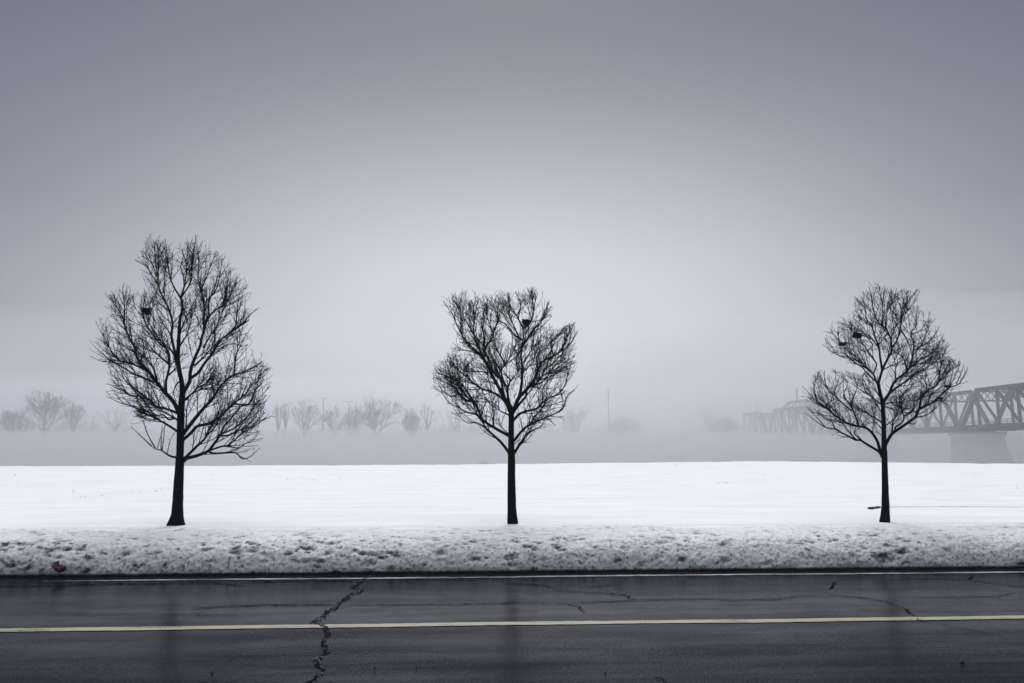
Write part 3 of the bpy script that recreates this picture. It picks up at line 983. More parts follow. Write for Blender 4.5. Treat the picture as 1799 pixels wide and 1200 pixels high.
MID_POLY = [(773, 523), (800, 513), (830, 508), (858, 518), (890, 512), (910, 508), (940, 501), (962, 523), (976, 545), (960, 570), (985, 573), (1014, 563), (1018, 600), (1011, 625), (1016, 655), (1010, 690), (1000, 718), (978, 750), (930, 777), (908, 800), (890, 800), (838, 768), (848, 755), (803, 735), (788, 715), (757, 680), (763, 640), (783, 618), (800, 600), (786, 570)]
MID_TRUNK = [(901, 922, 9.6), (900.5, 915, 9.4), (900, 908, 8.6), (899.4, 895, 7.8), (898.9, 878, 7.3), (898.6, 840, 6.8), (898.7, 806, 6.4), (898.2, 790, 5.6), (898, 767, 5), (898.3, 742, 4.8), (898, 724, 4.6), (896, 712, 4.2)]
MID_LIMBS = [
    (3.9, [(896, 722), (890, 707), (882, 692), (872.5, 674), (865, 661), (859, 647), (850, 632.5), (840, 620), (825, 606), (814, 592.5), (810, 582.5), (810.6, 556), (807, 541), (801, 518)]),
    (1.3, [(810, 585), (800, 565), (795, 552.5), (778, 528)]), (2.2, [(865, 661), (857, 644), (847.5, 625), (840, 609), (832.5, 587.5), (834, 562.5), (840, 523)]), (1.2, [(841, 622.5), (827.5, 617.5), (807.5, 612.5), (795, 601)]),
    (2.6, [(889, 705), (883, 686), (880, 668), (866, 652.5), (862.5, 637.5), (852.5, 620), (852.5, 611), (865, 592.5), (864, 585), (855, 550), (856, 531)]),
    (1.5, [(866, 592.5), (869, 577.5), (876, 560), (869, 541), (864, 528)]), (1.5, [(852.5, 611), (840, 597.5), (830, 585), (822.5, 570), (812.5, 552), (806, 535)]), (1.4, [(851, 612), (849, 585), (846, 562.5), (856, 536)]),
    (3.2, [(896, 714), (892.5, 698), (892, 683), (897, 669), (905, 659), (911, 652)]), (2.0, [(892, 683), (884, 668), (881, 650), (890, 637.5), (905, 611), (909, 590)]), (1.7, [(888, 640), (885, 635), (872.5, 612.5), (866, 594)]),
    (1.6, [(880, 652), (872, 640), (862, 625), (853, 612)]), (1.6, [(884, 668), (875, 655), (868, 640), (864, 628)]),
    (4.0, [(899, 728), (902, 722), (911, 700), (919, 691), (929, 680), (940, 664), (947, 647), (955, 634), (972.5, 625), (985, 617.5), (995, 611), (1003, 602), (1014, 584)]),
    (1.5, [(986, 616), (994, 595), (1003, 576)]), (1.4, [(946, 650), (943, 630), (949, 618), (962, 608), (975, 590)]), (1.3, [(972, 625), (968, 605), (978, 590), (990, 578)]),
    (3.2, [(911, 701), (914, 690), (917, 670), (917.5, 646), (916, 630), (916, 612), (919.5, 590), (920, 577), (925, 571)]),
    (1.7, [(920, 578), (914, 567.5), (907.5, 554), (897.5, 542.5), (893, 523)]), (1.7, [(922, 577), (934, 562), (937.5, 547.5), (939, 537), (942.5, 510)]), (1.0, [(937, 543), (935.5, 528), (934.5, 510)]), (1.0, [(934, 561), (929, 545), (926, 525)]),
    (2.0, [(917, 610), (927, 595), (937.5, 577.5), (947.5, 570), (962.5, 544), (972, 540)]), (2.0, [(918.5, 598), (902.5, 587.5), (889, 571), (875, 561), (870, 543)]), (1.6, [(914, 598), (906, 580), (895, 555), (890, 530)]), (1.1, [(908, 555), (915, 537.5), (910, 516)]),
    (1.6, [(911, 652), (907.5, 640), (907.5, 625), (914, 610)]), (1.2, [(917, 640), (930, 622), (937, 605), (938, 590), (945, 578)]), (1.2, [(917, 655), (928, 645), (938, 634), (940, 618)]), (1.3, [(898, 669), (886, 655), (880, 645)]),
    (2.5, [(902, 724), (914, 708), (924, 696), (926, 682.5), (940, 676), (952.5, 661), (964, 655), (982.5, 644), (1000, 632), (1012, 621)]), (1.4, [(952, 661), (958, 648), (970, 640), (985, 625), (1000, 615)]), (1.2, [(940, 676), (952, 672), (968, 655), (990, 650)]),
    (2.8, [(899, 742), (904, 736), (912.5, 727.5), (924, 723), (939, 719), (947.5, 714), (954, 701), (953, 686), (957.5, 676), (970, 660)]), (1.6, [(949, 712), (962.5, 700), (977.5, 694), (991, 680), (996, 666), (997, 648)]),
    (2.6, [(899, 780), (904, 773), (919, 755), (934, 744), (950, 737.5), (970, 729), (986, 721), (991, 712.5), (996, 696), (1009, 684)]), (1.2, [(934, 744), (937.5, 732.5), (950, 722), (958, 705)]), (.9, [(962, 735), (969, 741), (976, 748)], .3), (1.0, [(918, 756), (915, 738), (912, 730)], .6),
    (3.2, [(900, 801), (905.5, 793), (913, 781), (922.5, 767), (931, 756), (935, 742)]), (1.5, [(924, 764), (940, 754), (951, 749), (957, 737)]), (1.1, [(913, 781), (925, 774), (935, 764)]), (.8, [(901, 783), (908, 776), (916, 772)], .6),
    (3.0, [(897, 768), (890, 763.5), (872.5, 754), (854, 742.5), (846, 734), (840, 720), (832.5, 706), (819, 704), (806, 690), (796, 677.5), (785, 664), (769, 646)]), (1.8, [(832.5, 706), (820, 687), (808, 672), (796, 658), (790, 640)]), (1.6, [(836, 712), (823, 700), (808, 682), (799, 668), (785, 655)]),
    (1.1, [(846, 730), (852.5, 707.5), (857.5, 703)], .6), (3.0, [(897, 800), (893, 794), (881, 778), (866, 764), (852.5, 751), (847.5, 740), (832.5, 720), (820, 708), (808, 695)]), (1.2, [(852.5, 751), (837.5, 742.5), (822.5, 743), (810, 734), (800, 722)]),
    (1.5, [(847.5, 740), (835, 727.5), (820, 724), (804, 715), (789, 707.5), (774, 687.5), (759, 677)]), (1.0, [(806, 690), (795, 697), (782, 690), (768, 676)]), (.9, [(796, 678), (782, 680), (768, 668)]),
    (2.6, [(896, 716), (890, 709), (877.5, 696), (860, 687.5), (845, 682.5), (830, 671), (821, 662.5), (819, 650), (820, 642.5), (832, 631)]), (1.3, [(819, 662), (807.5, 652.5), (794, 636), (785, 620)]), (1.0, [(862, 656), (850, 653.5), (840, 652.5), (820, 651)]),
    (1.5, [(897, 732), (890, 727), (877.5, 721), (876, 710), (875, 698)]), (1.0, [(877, 717), (868, 709), (857.5, 705), (840, 697)]), (1.2, [(870, 752), (867.5, 747), (866, 736), (855, 731), (847.5, 732)], .6), (1.0, [(870, 675), (862, 671), (850, 671), (838, 668)]), (.8, [(895, 764), (882, 751), (878, 742), (872, 735)], .7),
]
mid_tree = street_tree('bare tree with a notched heart shaped crown, in the middle of the row', 15.24, MID_TRUNK, MID_LIMBS, MID_POLY, 23)

RIGHT_POLY = [(1440, 600), (1455, 573), (1470, 563), (1498, 545), (1498, 518), (1527, 498), (1560, 498), (1590, 510), (1617, 503), (1612, 535), (1634, 548), (1647, 570), (1662, 595), (1674, 610), (1668, 625), (1704, 638), (1697, 665), (1682, 687), (1660, 712), (1625, 737), (1600, 757), (1560, 790), (1545, 805), (1500, 780), (1470, 770), (1440, 754), (1410, 735), (1413, 715), (1408, 680), (1428, 653), (1450, 646), (1480, 648), (1510, 660), (1520, 652), (1493, 642), (1463, 627)]
RIGHT_TRUNK = [(1554, 919, 9.4), (1554.5, 912, 8.8), (1555.3, 902, 7.4), (1555.4, 880, 6.3), (1554.8, 850, 5.4), (1554.2, 820, 5), (1553.6, 795, 4.9), (1553, 780, 4.3), (1552.6, 750, 3.7), (1551.4, 725, 3.4), (1550.3, 708, 3.3), (1546, 690, 2.9), (1542.5, 672, 2.7)]
RIGHT_LIMBS = [
    (2.3, [(1543, 674), (1547, 660), (1550, 650), (1556, 637), (1563, 624), (1566.7, 614), (1564.7, 596.7), (1560, 583), (1553, 574), (1541, 563), (1534.7, 546), (1532, 531), (1526.5, 502)]),
    (2.0, [(1550, 650), (1547, 633), (1544, 610), (1537, 591), (1530.7, 570), (1522.7, 562), (1518, 539), (1500, 524)]), (1.1, [(1543.5, 606), (1548, 600), (1553, 595), (1560, 583)], .7),
    (.9, [(1551, 571), (1550.7, 560), (1550, 534), (1542.7, 498)]), (.7, [(1550.3, 536), (1552, 525), (1554.7, 501)], .6), (.6, [(1532, 533), (1535, 520), (1540, 504)], .5), (.9, [(1557, 578), (1557, 566), (1558.7, 543), (1560.7, 531), (1573, 518)]),
    (1.4, [(1565, 609), (1573, 603), (1581, 583), (1582.7, 570), (1588, 547), (1596, 527), (1615, 507)]), (1.0, [(1583, 568), (1584.7, 541), (1590.7, 515)]), (1.0, [(1564, 595), (1572, 578), (1576, 560), (1568, 530)]),
    (3.0, [(1550.5, 712), (1553, 705), (1562.7, 690), (1572, 670), (1590.7, 655), (1597, 647), (1603, 630), (1605, 617), (1617, 609), (1622.7, 597), (1633, 572)]), (1.6, [(1593, 652), (1591, 640), (1586.7, 629), (1575, 619), (1566.5, 613)]),
    (1.3, [(1605, 616), (1605, 600.7), (1600, 586), (1609, 573), (1610.7, 545)]), (1.6, [(1597, 647), (1613, 634), (1633, 623), (1646.7, 610), (1655, 592)]), (2.0, [(1562, 692), (1566.7, 688), (1575, 681), (1591, 670), (1609, 654), (1633, 632), (1645, 622)]),
    (1.4, [(1581.5, 580), (1588, 588), (1593, 597), (1598.7, 610), (1603, 619)]), (1.1, [(1617, 609), (1632, 600), (1645, 585), (1650, 573)]), (1.0, [(1600, 587), (1608, 585), (1617, 580), (1628, 565)]), (1.3, [(1597, 647), (1611, 640), (1628, 636), (1640, 627), (1650, 620)]),
    (1.2, [(1605, 656), (1618, 652), (1632, 644), (1642, 632)]), (1.0, [(1551, 650), (1565, 643), (1580, 638), (1592, 640)], .8), (1.2, [(1574, 668), (1573, 650), (1577, 635), (1572, 620)], .8),
    (2.0, [(1543.5, 678), (1539, 669), (1534, 657), (1523, 647), (1509, 633), (1495, 619), (1487, 612), (1481, 606)]), (1.3, [(1523, 647), (1505, 639), (1492, 629), (1468, 622), (1444, 604)]), (1.4, [(1535, 655), (1538, 648), (1540, 641), (1537, 634), (1525, 617), (1517, 605), (1511, 597)]),
    (.9, [(1525, 616), (1533, 607), (1530, 600), (1523, 590)]), (1.4, [(1540, 671), (1532, 664), (1523, 656), (1515, 646), (1503, 639), (1488, 637)]), (.9, [(1511, 595), (1500, 582), (1490, 572), (1472, 567)]), (.8, [(1481, 606), (1473, 598), (1465, 588), (1452, 582)], .7), (.7, [(1474, 600), (1472, 585), (1472, 572)], .5),
    (.8, [(1483, 607), (1493, 598), (1498, 590)], .7), (1.2, [(1544, 612), (1536, 600), (1526, 590), (1512, 580), (1505, 570)]), (1.0, [(1532, 573), (1520, 565), (1508, 555), (1502, 543)]),
    (2.9, [(1549, 797), (1546, 791), (1544.5, 785.5), (1540.7, 774), (1530, 758), (1518, 750.7), (1503, 748), (1488.7, 743), (1475, 735), (1463, 727), (1450, 715), (1435, 704.7), (1424.7, 696.7), (1418, 687), (1409, 678)]),
    (1.7, [(1508.7, 749), (1503, 731), (1496.7, 716.7), (1495, 710), (1503, 690), (1507, 675), (1510, 665)]), (1.4, [(1496.7, 722), (1482, 710), (1467, 694), (1467, 687), (1475, 660)]), (1.1, [(1467, 694), (1455, 686), (1448.7, 667), (1449, 649)]),
    (1.1, [(1495, 710), (1483, 699), (1482.7, 690), (1488.7, 674), (1477, 651)]), (1.3, [(1475, 735), (1471, 726), (1456.7, 712.7), (1439, 699), (1440.7, 687)]), (1.0, [(1463, 727), (1451, 717), (1437, 706), (1430, 690), (1429, 672)]), (.9, [(1450, 715), (1458, 706), (1468, 700)]), (.9, [(1435, 705), (1433, 695), (1429, 684)]),
    (2.6, [(1550, 803), (1547, 797), (1540, 790.5), (1523.5, 781), (1512, 773.5), (1503, 772.7), (1490, 766), (1479, 760.7), (1467, 754), (1448.7, 750), (1427, 735), (1414, 725)], .8),
    (1.4, [(1503, 772), (1490, 756.7), (1479, 743), (1473, 733)]), (1.0, [(1512.7, 773), (1500.7, 760.7), (1508.7, 752.7), (1521, 738)], .7), (1.1, [(1467, 754), (1460.7, 740.7), (1447, 732.7), (1436, 721)]), (.8, [(1448.7, 749), (1436.7, 735), (1424, 722)]), (.7, [(1490, 768), (1480, 767), (1470, 764)], .7),
    (1.5, [(1551.5, 745), (1547, 740.7), (1538, 735), (1516.7, 722), (1498, 714)]), (1.4, [(1550, 711), (1546, 708.7), (1530, 696.7), (1520.7, 687), (1513, 664)]), (1.0, [(1526, 692), (1508.7, 683), (1497, 671)]), (1.0, [(1552, 756), (1548.7, 752.7), (1538, 743), (1524, 743)]), (.7, [(1552, 766), (1545, 762), (1538, 757)], .7),
    (1.0, [(1549, 703), (1541, 690), (1533, 675), (1524, 668)]), (1.0, [(1551, 730), (1543, 715), (1535, 700), (1532, 690)], .8),
    (3.2, [(1553.5, 789), (1557, 779), (1566.7, 763), (1578.7, 754), (1592, 744.7), (1608, 732.7), (1612, 723), (1622.7, 714), (1636, 708.7), (1650.7, 696.7), (1666.7, 682), (1684, 675), (1693, 660.7), (1701, 645)], .8),
    (2.1, [(1609, 732), (1616, 712.7), (1618.7, 699), (1630.7, 686), (1646.7, 675), (1650.7, 656.7), (1654.7, 630), (1663, 612)]), (1.6, [(1572, 757), (1574, 750), (1584, 743), (1588, 732.7), (1581, 712.7), (1578.7, 688)]), (1.2, [(1588, 731), (1604, 720.7), (1606.7, 707), (1614.7, 700), (1622, 690)]),
    (1.6, [(1567, 762), (1569, 740.7), (1574.7, 728.7), (1584, 709)]), (1.2, [(1609, 733), (1622.7, 731), (1638.7, 722), (1652, 711)]), (.7, [(1668, 680.7), (1680, 656.7), (1687, 639)], .5), (.7, [(1668, 680), (1673, 656.7), (1675, 644)], .5), (.6, [(1680, 675), (1688, 657), (1693, 640)], .5),
    (1.0, [(1644, 704), (1658.7, 703), (1669, 693)]), (1.2, [(1552, 751), (1555.5, 748), (1570.7, 736.7), (1579, 726)]), (1.2, [(1550.5, 715), (1554, 714.5), (1565, 718), (1573, 726)]), (1.2, [(1550.5, 711), (1566.7, 707), (1582.7, 706), (1594, 700)]), (1.1, [(1647, 675), (1656, 660), (1665, 645), (1668, 632)]), (1.1, [(1622, 697), (1628, 680), (1625, 665), (1632, 655)]), (1.0, [(1630, 710), (1634, 695), (1640, 680)]),
    (1.0, [(1595, 743), (1605, 745), (1612, 740)], .7), (1.1, [(1580, 700), (1588, 690), (1600, 680), (1606, 665)]),
]
right_tree = street_tree('slender bare tree, loose open crown holding several nests, at the right before the bridge', 15.14, RIGHT_TRUNK, RIGHT_LIMBS, RIGHT_POLY, 37, dens=.78, thin=lambda c: .62 if c[0] < 1522 and c[1] > 655 else 1.0)


# ------------------------------------------------------------------ nests
def nest(label, x, y, rx, ry, tilt, seed, YT):
    rnd = random.Random(seed)
    s = YT / FPX
    c = on_y(x, y, YT)
    mb = MB()
    n1, n2 = 16, 10                           # lumpy bowl
    b = len(mb.v)
    for i in range(n2 + 1):
        th = math.pi * i / n2
        for k in range(n1):
            a = 2 * math.pi * k / n1
            r = 1 + .35 * float(fbm(np.array([math.cos(a) * 2 + seed]), np.array([math.sin(a) * 2 + th * 2]), seed, 3)[0])
            z = -math.cos(th)
            if z > .35: z = .35 - .5 * (z - .35)
            px_, pz_ = math.sin(th) * math.cos(a) * rx * r, z * ry * r * 1.15
            mb.v.append(c + np.array([(px_ * math.cos(tilt) - pz_ * math.sin(tilt)) * s, math.sin(th) * math.sin(a) * rx * s * r, (px_ * math.sin(tilt) + pz_ * math.cos(tilt)) * s]))
    for i in range(n2):
        for k in range(n1):
            mb.f.append((b + i * n1 + k, b + i * n1 + (k + 1) % n1, b + (i + 1) * n1 + (k + 1) % n1, b + (i + 1) * n1 + k))
    for _ in range(90):                       # loose sticks and leaves sticking out
        a = rnd.uniform(0, 6.28)
        z = rnd.uniform(-.8, .5)
        e = c + np.array([math.cos(a) * rx * s * rnd.uniform(.4, .95), math.sin(a) * rx * s * .9, z * ry * s])
        d = np.array([math.cos(a + rnd.uniform(-1.4, 1.4)), math.sin(a + rnd.uniform(-1.4, 1.4)), rnd.uniform(-.35, .6)])
        l = rnd.uniform(.25, .8) * rx * s
        mb.tube([e - d * l, e + d * l * .3 + np.array([0, 0, .05 * l]), e + d * l], [.004, .005, .003], 4)
    tag(mb.build('bird_nest', NESTM), label, 'nest', 'nests in the bare trees')


nest('dark cup shaped nest in the upper left of the tallest tree', 257, 545, 7.2, 6.5, .1, 1, 15.25)
nest('dark round nest near the top of the heart shaped middle tree', 924.5, 565, 7.2, 6.6, -.2, 2, 15.24)
nest('biggest dark shaggy nest high in the left of the right tree', 1506.5, 589, 7.6, 5.4, -.5, 3, 15.2)
nest('ragged dark nest at the upper left rim of the right tree', 1479.5, 604, 5.4, 3.6, -.3, 4, 15.2)
nest('small dark nest at the right rim of the right tree', 1664, 678, 4.2, 3.0, -.2, 5, 15.2)
nest('tiny dark nest just below the small rim nest of the right tree', 1653, 700, 2.8, 2.6, .3, 6, 15.2)

# ------------------------------------------------------------------ things lying on the snow
mb = MB()
def on_field(x, y, lift=0.0):
    d = ray(x, y)
    Y = 14.5
    while Y < 70:
        p = CAM + d * (Y / d[1])
        if p[2] <= float(field_h(np.array([p[0]]), np.array([p[1]]))[0]) + lift: break
        Y += .04
    return p


stub = [(1524.5, 892.5), (1530, 892.8), (1536, 892), (1544, 891), (1554, 891), (1600, 890.6), (1660, 890.4), (1730, 890.6), (1799, 890.9), (1850, 891)]
q = smooth_line(stub, 4)
pts, rr = [], []
for i, (x, y) in enumerate(q):
    p = on_field(x, y, .004 if x > 1556 else .03)
    pts.append(p)
    t = i / (len(q) - 1)
    r = .030 if x < 1532 else (.026 if x < 1546 else ((.014 if x < 1556 else .008 - .004 * t)))
    rr.append(r * (1 + .12 * math.sin(i * 2.1)) * (.6 if i == 0 else 1))
mb.tube(pts, rr, 8)
tag(mb.build('fallen_branch', WOOD, smooth=True), 'long thin fallen branch with thick dark end on snow behind right tree', 'branch')

P0 = on_y(104, 999, 12.80)
mb = MB()
n1, n2 = 22, 9
rs = np.random.RandomState(3)
for i in range(n2 + 1):
    th = math.pi * i / n2
    for k in range(n1):
        a = 2 * math.pi * k / n1
        r = 1 + .55 * float(fbm(np.array([math.cos(a) * 1.7 + 3]), np.array([math.sin(a) * 1.7 + th]), 5, 3)[0])
        mb.v.append(P0 + np.array([math.sin(th) * math.cos(a) * .105 * r, -.02 + math.sin(th) * math.sin(a) * .06 * r, -math.cos(th) * .042 * r + .02 * math.cos(a * 2) - .03 * math.cos(a) + .02 + .016 * float(perlin(np.array([a * 2.2]), np.array([th * 2.5]), 6)[0])]))
for i in range(n2):
    for k in range(n1):
        mb.f.append((i * n1 + k, i * n1 + (k + 1) % n1, (i + 1) * n1 + (k + 1) % n1, (i + 1) * n1 + k))
tag(mb.build('crumpled_litter', LITTER), 'crumpled reddish brown scrap of litter at the foot of the snow bank', 'litter')

# dry grass tips poking through the snow
rnd = random.Random(8)
mb = MB()
spots = []
for _ in range(26):
    cx_, cy_ = rnd.uniform(-28, 40), rnd.uniform(24, 68)
    for _ in range(rnd.randint(2, 6)): spots.append((cx_ + rnd.gauss(0, 1.1), cy_ + rnd.gauss(0, .4)))
for x_, y_ in spots:
    if not (18 < y_ < 69.8): continue
    z_ = float(field_h(np.array([x_]), np.array([y_]))[0])
    for _ in range(rnd.randint(1, 3)):
        h = rnd.uniform(.02, .06)
        a = rnd.uniform(0, 6.28)
        dx, dy = math.cos(a) * h * .6, math.sin(a) * h * .6
        mb.tube([(x_, y_, z_ - .02), (x_ + dx * .4, y_ + dy * .4, z_ + h * .7), (x_ + dx, y_ + dy, z_ + h)], [.006, .005, .002], 3)
tag(mb.build('dry_grass', GRASS), 'sparse dry grass tips poking through the snow field', 'grass', kind='stuff')
wp = on_y(845, 817, 69.5)
mb = MB()
for a, l in ((.9, .75), (.5, .85), (1.9, .4), (1.3, .5), (.2, .5)):
    mb.tube([wp + np.array([0, 0, -.25]), wp + np.array([math.cos(a) * l * .5, .05, math.sin(a) * l * .35 - .05]), wp + np.array([math.cos(a) * l, .1, math.sin(a) * l * .6])], [.02, .015, .008], 4)
tag(mb.build('weed_stalk', GRASS), 'small dry weed on the far edge of the snow field left of the middle tree', 'weed')

for lab, x, y, sz in (('dark pebble lying alone on the near lane at the bottom right', 1690, 1166, .022), ('tiny dark pebble on the near lane right of the wide crack', 658, 1176, .012), ('tiny dark pebble on the near lane below the middle tree', 1063, 1184, .012), ('tiny dark pebble on the near lane left of the middle tree', 732, 1174, .011), ('dark fleck of dirt on the near lane at the bottom left', 373, 1183, .014)):
    c = on_z(x, y, .006)
    mb = MB()
    for i in range(7):
        th = math.pi * i / 6
        for k in range(9):
            a = 2 * math.pi * k / 9
            r = sz * (1 + .5 * float(fbm(np.array([math.cos(a) * 1.5 + x]), np.array([math.sin(a) * 1.5 + th]), 4, 2)[0]))
            mb.v.append(c + np.array([math.sin(th) * math.cos(a) * r, math.sin(th) * math.sin(a) * r * 1.3, r * .6 - math.cos(th) * r * .7]))
    for i in range(6):
        for k in range(9):
            mb.f.append((i * 9 + k, i * 9 + (k + 1) % 9, (i + 1) * 9 + (k + 1) % 9, (i + 1) * 9 + k))
    tag(mb.build('pebble', PEB, smooth=True), lab, 'pebble', 'dark pebbles on the road')


# ------------------------------------------------------------------ bridge
def cam_ground(X, Z):
    """camera-frame lateral X and distance Z to world x, y"""
    return np.array([math.cos(YAW) * X - math.sin(YAW) * Z, math.sin(YAW) * X + math.cos(YAW) * Z])


A0, A1 = cam_ground(95.7, 162.5), cam_ground(85.2, 279.0)
BD = (A1 - A0) / np.linalg.norm(A1 - A0)
BR = np.array([-BD[1], BD[0]]) * -1              # across the bridge, away from the camera's side
BW, Z_DECK, Z_TOP = 7.4, EYE + 5.2, EYE + 13.3


def bp(s, t, z):
    q = A0 + BD * s + BR * t
    return np.array([q[0], q[1], z])


bridge = empty('railway_bridge', (A0[0], A0[1], 0))
tag(bridge, 'long steel truss bridge crossing the misty river on stone piers at the right', 'bridge')
span_no = [0]


def truss_span(s0, s1, npan, zt0=Z_TOP, zt1=Z_TOP, endpost0=True, endpost1=True):
    zt = lambda s: zt0 + (zt1 - zt0) * (s - s0) / (s1 - s0)
    st = [s0 + (s1 - s0) * i / npan for i in range(npan + 1)]
    sp = MB()
    lo, hi = (1 if endpost0 else 0), (npan - 1 if endpost1 else npan)
    for t in (0, BW):
        sp.beam(bp(st[0], t, Z_DECK), bp(st[-1], t, Z_DECK), .5, .75)
        sp.beam(bp(st[lo] - .3, t, zt(st[lo])), bp(st[hi] + .3, t, zt(st[hi])), .6, .8)
    root = sp.build('truss_span', STEEL, bridge)
    for t in (0, BW):
        for i in range(npan + 1):
            if lo <= i <= hi:
                m = MB(); m.beam(bp(st[i], t, Z_DECK + .3), bp(st[i], t, zt(st[i]) - .3), .42, .5, (BD[0], BD[1], 0)); m.build('vertical_post', STEEL, root)
        if endpost0:
            m = MB(); m.beam(bp(st[0], t, Z_DECK), bp(st[1], t, zt(st[1])), .62, .75); m.build('end_post', STEEL, root)
        if endpost1:
            m = MB(); m.beam(bp(st[-1], t, Z_DECK), bp(st[-2], t, zt(st[-2])), .62, .75); m.build('end_post', STEEL, root)
        half = npan / 2
        for i in range(lo, hi):
            m = MB()
            a, c = (i, i + 1) if i + .5 < half else (i + 1, i)
            for o in (-.2, .2):
                m.beam(bp(st[a] + o, t, zt(st[a]) - .3), bp(st[c] + o, t, Z_DECK + .3), .16, .3)
            m.build('diagonal_brace', STEEL, root)
    for i in range(lo, hi + 1):                  # sway frame: lattice between the two trusses at each panel point
        m = MB()
        z1 = zt(st[i]) - .3; z0 = z1 - (1.9 if i in (lo, hi) else 1.4)
        m.beam(bp(st[i], 0, z0), bp(st[i], BW, z0), .25, .28); m.beam(bp(st[i], 0, z1), bp(st[i], BW, z1), .25, .28)
        nn = 5
        for k in range(nn):
            t0, t1 = BW * k / nn, BW * (k + 1) / nn
            m.beam(bp(st[i], t0, z0), bp(st[i], t1, z1), .12, .14); m.beam(bp(st[i], t0, z1), bp(st[i], t1, z0), .12, .14)
        m.build('sway_frame', STEEL, root)
    m = MB()
    for i in range(lo, hi):                      # flat lacing in the roof of the span
        m.beam(bp(st[i], 0, zt(st[i])), bp(st[i + 1], BW, zt(st[i + 1])), .2, .2); m.beam(bp(st[i], BW, zt(st[i])), bp(st[i + 1], 0, zt(st[i + 1])), .2, .2)
    m.build('top_lacing', STEEL, root)
    m = MB()
    for i in range(npan + 1): m.beam(bp(st[i], -.3, Z_DECK - .55), bp(st[i], BW + .3, Z_DECK - .55), .4, .8)
    for t in (1.6, 3.0, 4.4, 5.8): m.beam(bp(st[0], t, Z_DECK - .3), bp(st[-1], t, Z_DECK - .3), .3, .6)
    m.build('floor_beams', STEEL, root)
    m = MB()
    for t in (.5, BW - .5):                      # hand rail along the deck
        m.beam(bp(st[0], t, Z_DECK + 1.2), bp(st[-1], t, Z_DECK + 1.2), .07, .09)
        m.beam(bp(st[0], t, Z_DECK + .7), bp(st[-1], t, Z_DECK + .7), .05, .07)
        for k in range(int((s1 - s0) / 2) + 1): m.beam(bp(s0 + 2 * k, t, Z_DECK), bp(s0 + 2 * k, t, Z_DECK + 1.2), .07, .07)
    m.build('hand_rail', STEEL, root)
    return root


truss_span(-67, -.6, 12, Z_TOP - .7, Z_TOP - .65)
truss_span(.6, 38, 7, Z_TOP, Z_TOP - .2)
truss_span(39.2, 96, 11, Z_TOP - .2, Z_TOP + .6)
truss_span(97.2, 117, 4, Z_TOP + .1, Z_TOP + .3, True, False)
m = MB(); m.beam(bp(-67, BW / 2, Z_DECK - .05), bp(117, BW / 2, Z_DECK - .05), BW - .8, .22); m.build('deck', STEEL, bridge)


def pier(s, wid, nose, dep, top, name='pier'):
    m = MB()
    zt, zb = top, -4.8
    for t0, t1, z0, z1 in ((-1.2, BW + 1.2, zt - .9, zt),):
        m.poly_prism([bp(s - dep / 2 - .3, t0 - .3, z0), bp(s - dep / 2 - .3, t1 + .3, z0), bp(s + dep / 2 + .3, t1 + .3, z0), bp(s + dep / 2 + .3, t0 - .3, z0)],
                     [bp(s - dep / 2 - .3, t0 - .3, z1), bp(s - dep / 2 - .3, t1 + .3, z1), bp(s + dep / 2 + .3, t1 + .3, z1), bp(s + dep / 2 + .3, t0 - .3, z1)])
    zc = zt - .92
    zm = zc - 2.4
    m.poly_prism([bp(s - dep / 2, -1.2, zm), bp(s - dep / 2, BW + 1.5, zm), bp(s, BW + 2.2, zm), bp(s + dep / 2, BW + 1.5, zm), bp(s + dep / 2, -1.2, zm)],
                 [bp(s - dep / 2, -1.2, zc), bp(s - dep / 2, BW + 1.2, zc), bp(s, BW + 1.5, zc), bp(s + dep / 2, BW + 1.2, zc), bp(s + dep / 2, -1.2, zc)])
    m.poly_prism([bp(s - dep * .6, -1.6, zb), bp(s - dep * .6, BW + nose - .8, zb), bp(s, BW + nose, zb), bp(s + dep * .6, BW + nose - .8, zb), bp(s + dep * .6, -1.6, zb)],
                 [bp(s - dep / 2, -1.25, zm - .02), bp(s - dep / 2, BW + 1.55, zm - .02), bp(s, BW + 2.25, zm - .02), bp(s + dep / 2, BW + 1.55, zm - .02), bp(s + dep / 2, -1.25, zm - .02)])
    m.build(name, STONE, bridge)


pier(0, 9.5, 5.6, 3.4, Z_DECK - .98)
pier(38.6, 9.5, 5.0, 3.4, Z_DECK - .98)
pier(70, 9.5, 3.5, 7.5, Z_DECK - .98)
pier(96.6, 9.5, 5.0, 3.4, Z_DECK - .98)
pier(117.5, 9.5, 3.0, 4, Z_DECK - .98, 'abutment')

# raised frame over the middle of the swing span, with masts
mb = MB()
s0, s1, zb, zt = 60, 85, Z_TOP + .4, Z_TOP + 2.4
for t in (0, BW):
    cs = [s0, s0 + 5, s0 + 12.5, s1 - 5, s1]
    mb.beam(bp(cs[1], t, zt), bp(cs[3], t, zt), .4, .5)
    mb.beam(bp(cs[0], t, zb), bp(cs[1], t, zt), .5, .5); mb.beam(bp(cs[4], t, zb), bp(cs[3], t, zt), .5, .5)
    for a, c in ((cs[1], cs[1]), (cs[2], cs[2]), (cs[3], cs[3])): mb.beam(bp(a, t, zb), bp(c, t, zt), .35, .35, (BD[0], BD[1], 0))
    for a, c in ((cs[1], cs[2]), (cs[2], cs[3])):
        mb.beam(bp(a, t, zb), bp(c, t, zt), .25, .25); mb.beam(bp(a, t, zt), bp(c, t, zb), .25, .25)
for a in (s0 + 5, s0 + 12.5, s1 - 5): mb.beam(bp(a, 0, zt), bp(a, BW, zt), .3, .35)
tower = mb.build('swing_frame', STEEL, bridge)


def mast(s, t, z0, h, r):
    m = MB(); m.tube([bp(s, t, z0), bp(s, t, z0 + h * .6), bp(s, t, z0 + h)], [r, r * .8, r * .5], 6); m.build('mast', STEEL, bridge)


